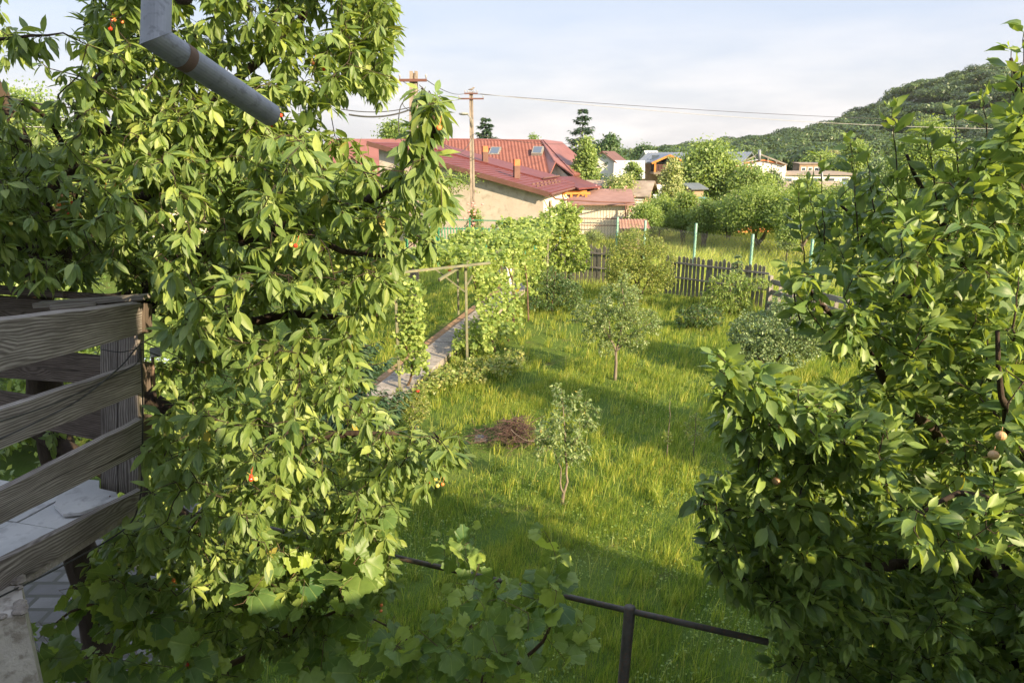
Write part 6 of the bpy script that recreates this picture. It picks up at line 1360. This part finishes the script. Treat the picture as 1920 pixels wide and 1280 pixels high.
# climbing roses on the garage, rose heap behind the roofs
def rose_mass(lab, c_, r_, n_, nf, pink='petal_pink'):
    c_ = Vector(c_); t = crown_tree('rose_bush', lab, c_, r_[2], r_[0], RND, 'mid_leaf', .09, n_, 30, None, [([(0, 0, 0), (0, 0, .6)], .03)], csz=.12, cat='bush')
    mb = MB(c_)
    for i in range(nf):
        a = random.random() * 6.28; q = c_ + Vector((r_[0] * .5 * math.cos(a) * random.random() ** .4, -r_[1] * .45 * random.random(), r_[2] * (.35 + .62 * random.random()))); mb.ball(q, .055 + .03 * random.random(), 6, 4, (1, 1, .7))
    mb.build('blossoms', M[pink], t)
loc = at(888, 425, 35.3); rose_mass('pink flowering climbing rose at the foot of the farther utility pole', (loc.x, loc.y, 0), (1.0, .8, 2.6), 60, 26)
loc = at(1155, 380, 47); rose_mass('pink flowering rose bush in front of the brown shed', (loc.x, loc.y, 0), (3.2, 1.4, 2.95), 110, 60)
loc = at(862, 330, 37.0); crown_tree('vine_bush', 'leafy climber hanging over the garage roof edge beside the farther pole', (loc.x - .6, loc.y, 0), 3.95, 3.0, [(0, 0, .9, .9, .6, .08), (-.5, 0, .8, .6, .5, .14), (-.6, 0, .5, .35, .4, .4)], 'mid_leaf', .10, 130, 30, None, [([(-.6, 0, 0), (-.6, 0, .8), (.4, 0, .92)], .03)], cat='climbing plant')
# shrubs along the slope
sp = [(1180, 424, 34.5, 60), (1560, 450, 31, 60), (1620, 440, 32, 80), (1110, 430, 37, 36)]
lb = ['low weedy bush in front of the hen house', 'low bush right of the last turquoise post', 'low bush in the orchard behind the apple tree', 'low bush beside the gazebo']
for (px, yt, Y, wp), lab in zip(sp, lb): loc, h, w = by_px(px, yt, Y, wp); crown_tree('bush', lab, loc, max(h, .6), w, WIDE, 'bush_leaf', .08, 60, 30, 'low bushes in the meadow', [([(0, 0, 0), (0, 0, .5)], .02)], cat='bush')

# ---------------------------------------------------------------- woods: one mass over the hill, one along the skyline
def proto_crown(nl, seed):
    r_ = np.random.default_rng(seed); nc = 16; C_ = nz(r_.normal(size=(nc, 3))) * np.array([.62, .62, .45]); C_[:, 2] = np.abs(C_[:, 2]) * .9 + .1
    rep = r_.integers(0, nc, nl); of = nz(r_.normal(size=(nl, 3))) * (.32 + .1 * r_.random((nl, 1))); p = C_[rep] + of * np.array([1, 1, .8]); return p, nz(of), r_.normal(0, .1, nc)[rep]
def woods(name, label, spots, mat, ls, nl):
    """spots: x, y, z, radius, height"""
    prot = [proto_crown(nl, 100 + k) for k in range(7)]; PP, OO, SS, RR = [], [], [], []
    for x, y, z, r_, h in spots:
        p, o_, tn = prot[rng.integers(7)]; a = rng.random() * 6.283; m = np.array([[math.cos(a), -math.sin(a), 0], [math.sin(a), math.cos(a), 0], [0, 0, 1]])
        PP.append((p @ m.T) * np.array([r_, r_, h * .5]) + np.array([x, y, z + h * .42])); OO.append(o_ @ m.T); SS.append(np.full(len(p), r_ * ls)); RR.append(np.clip(.45 + tn + rng.normal(0, .22) + rng.normal(0, .12, len(p)), 0, .95))
    P, O_, S_, R_ = map(np.concatenate, (PP, OO, SS, RR)); n_ = len(P)
    ax = nz(np.cross(O_, rng.normal(size=(n_, 3)))); o = leaves(name, [tpl_small(.8, .08, .12)], P, ax, O_ + np.array([0, 0, .15]) + rng.normal(0, .22, (n_, 3)), S_ * rng.uniform(.7, 1.4, n_), M[mat], None, R_)
    o['kind'] = 'stuff'; tag(o, label, 'woodland')
sp = []
for _ in range(3800):
    y = 165 + 190 * rng.random() ** .9; x = (-.12 + 1.05 * rng.random()) * y
    z = float(hillz(np.array(x), np.array(y)))
    if z < -3 and y > 230: continue
    r_ = rng.uniform(4.5, 9.5)
    if any((x - q[0]) ** 2 + (y - q[1]) ** 2 < (.42 * (r_ + q[3])) ** 2 for q in sp): continue
    sp.append((x, y, z - 1.5, r_, rng.uniform(7, 12)))
woods('forest', 'dense wood covering the hill at the right', sp, 'forest', .12, 900)
sp = []
for i in range(330):
    y = rng.uniform(150, 330); x = rng.uniform(-1.0, .35) * y; r_ = rng.uniform(3, 5.5); sp.append((x, y, -1.0, r_, min(rng.uniform(6, 9.5), 4.4 + .022 * y + rng.uniform(0, 1.2))))
woods('tree_line', 'dark line of trees along the flat skyline behind the village', sp, 'forest', .24, 260)

# ---------------------------------------------------------------- the evening air
mb = MB((0, 0, 0)); mb.box((0, 300, 45), (1800, 1500, 96)); hz_ = mb.build('haze', None)
hz_.data.materials.clear(); n = N('haze_air'); pv = n.n('VolumePrincipled'); pv.inputs['Color'].default_value = (.93, .95, 1, 1); pv.inputs['Density'].default_value = HAZE; pv.inputs['Anisotropy'].default_value = .1
n.l(pv.outputs[0], n.out.inputs[1]); hz_.data.materials.append(n.m); hz_['kind'] = 'stuff'; hz_['label'] = 'thin evening haze that pales the far hill'
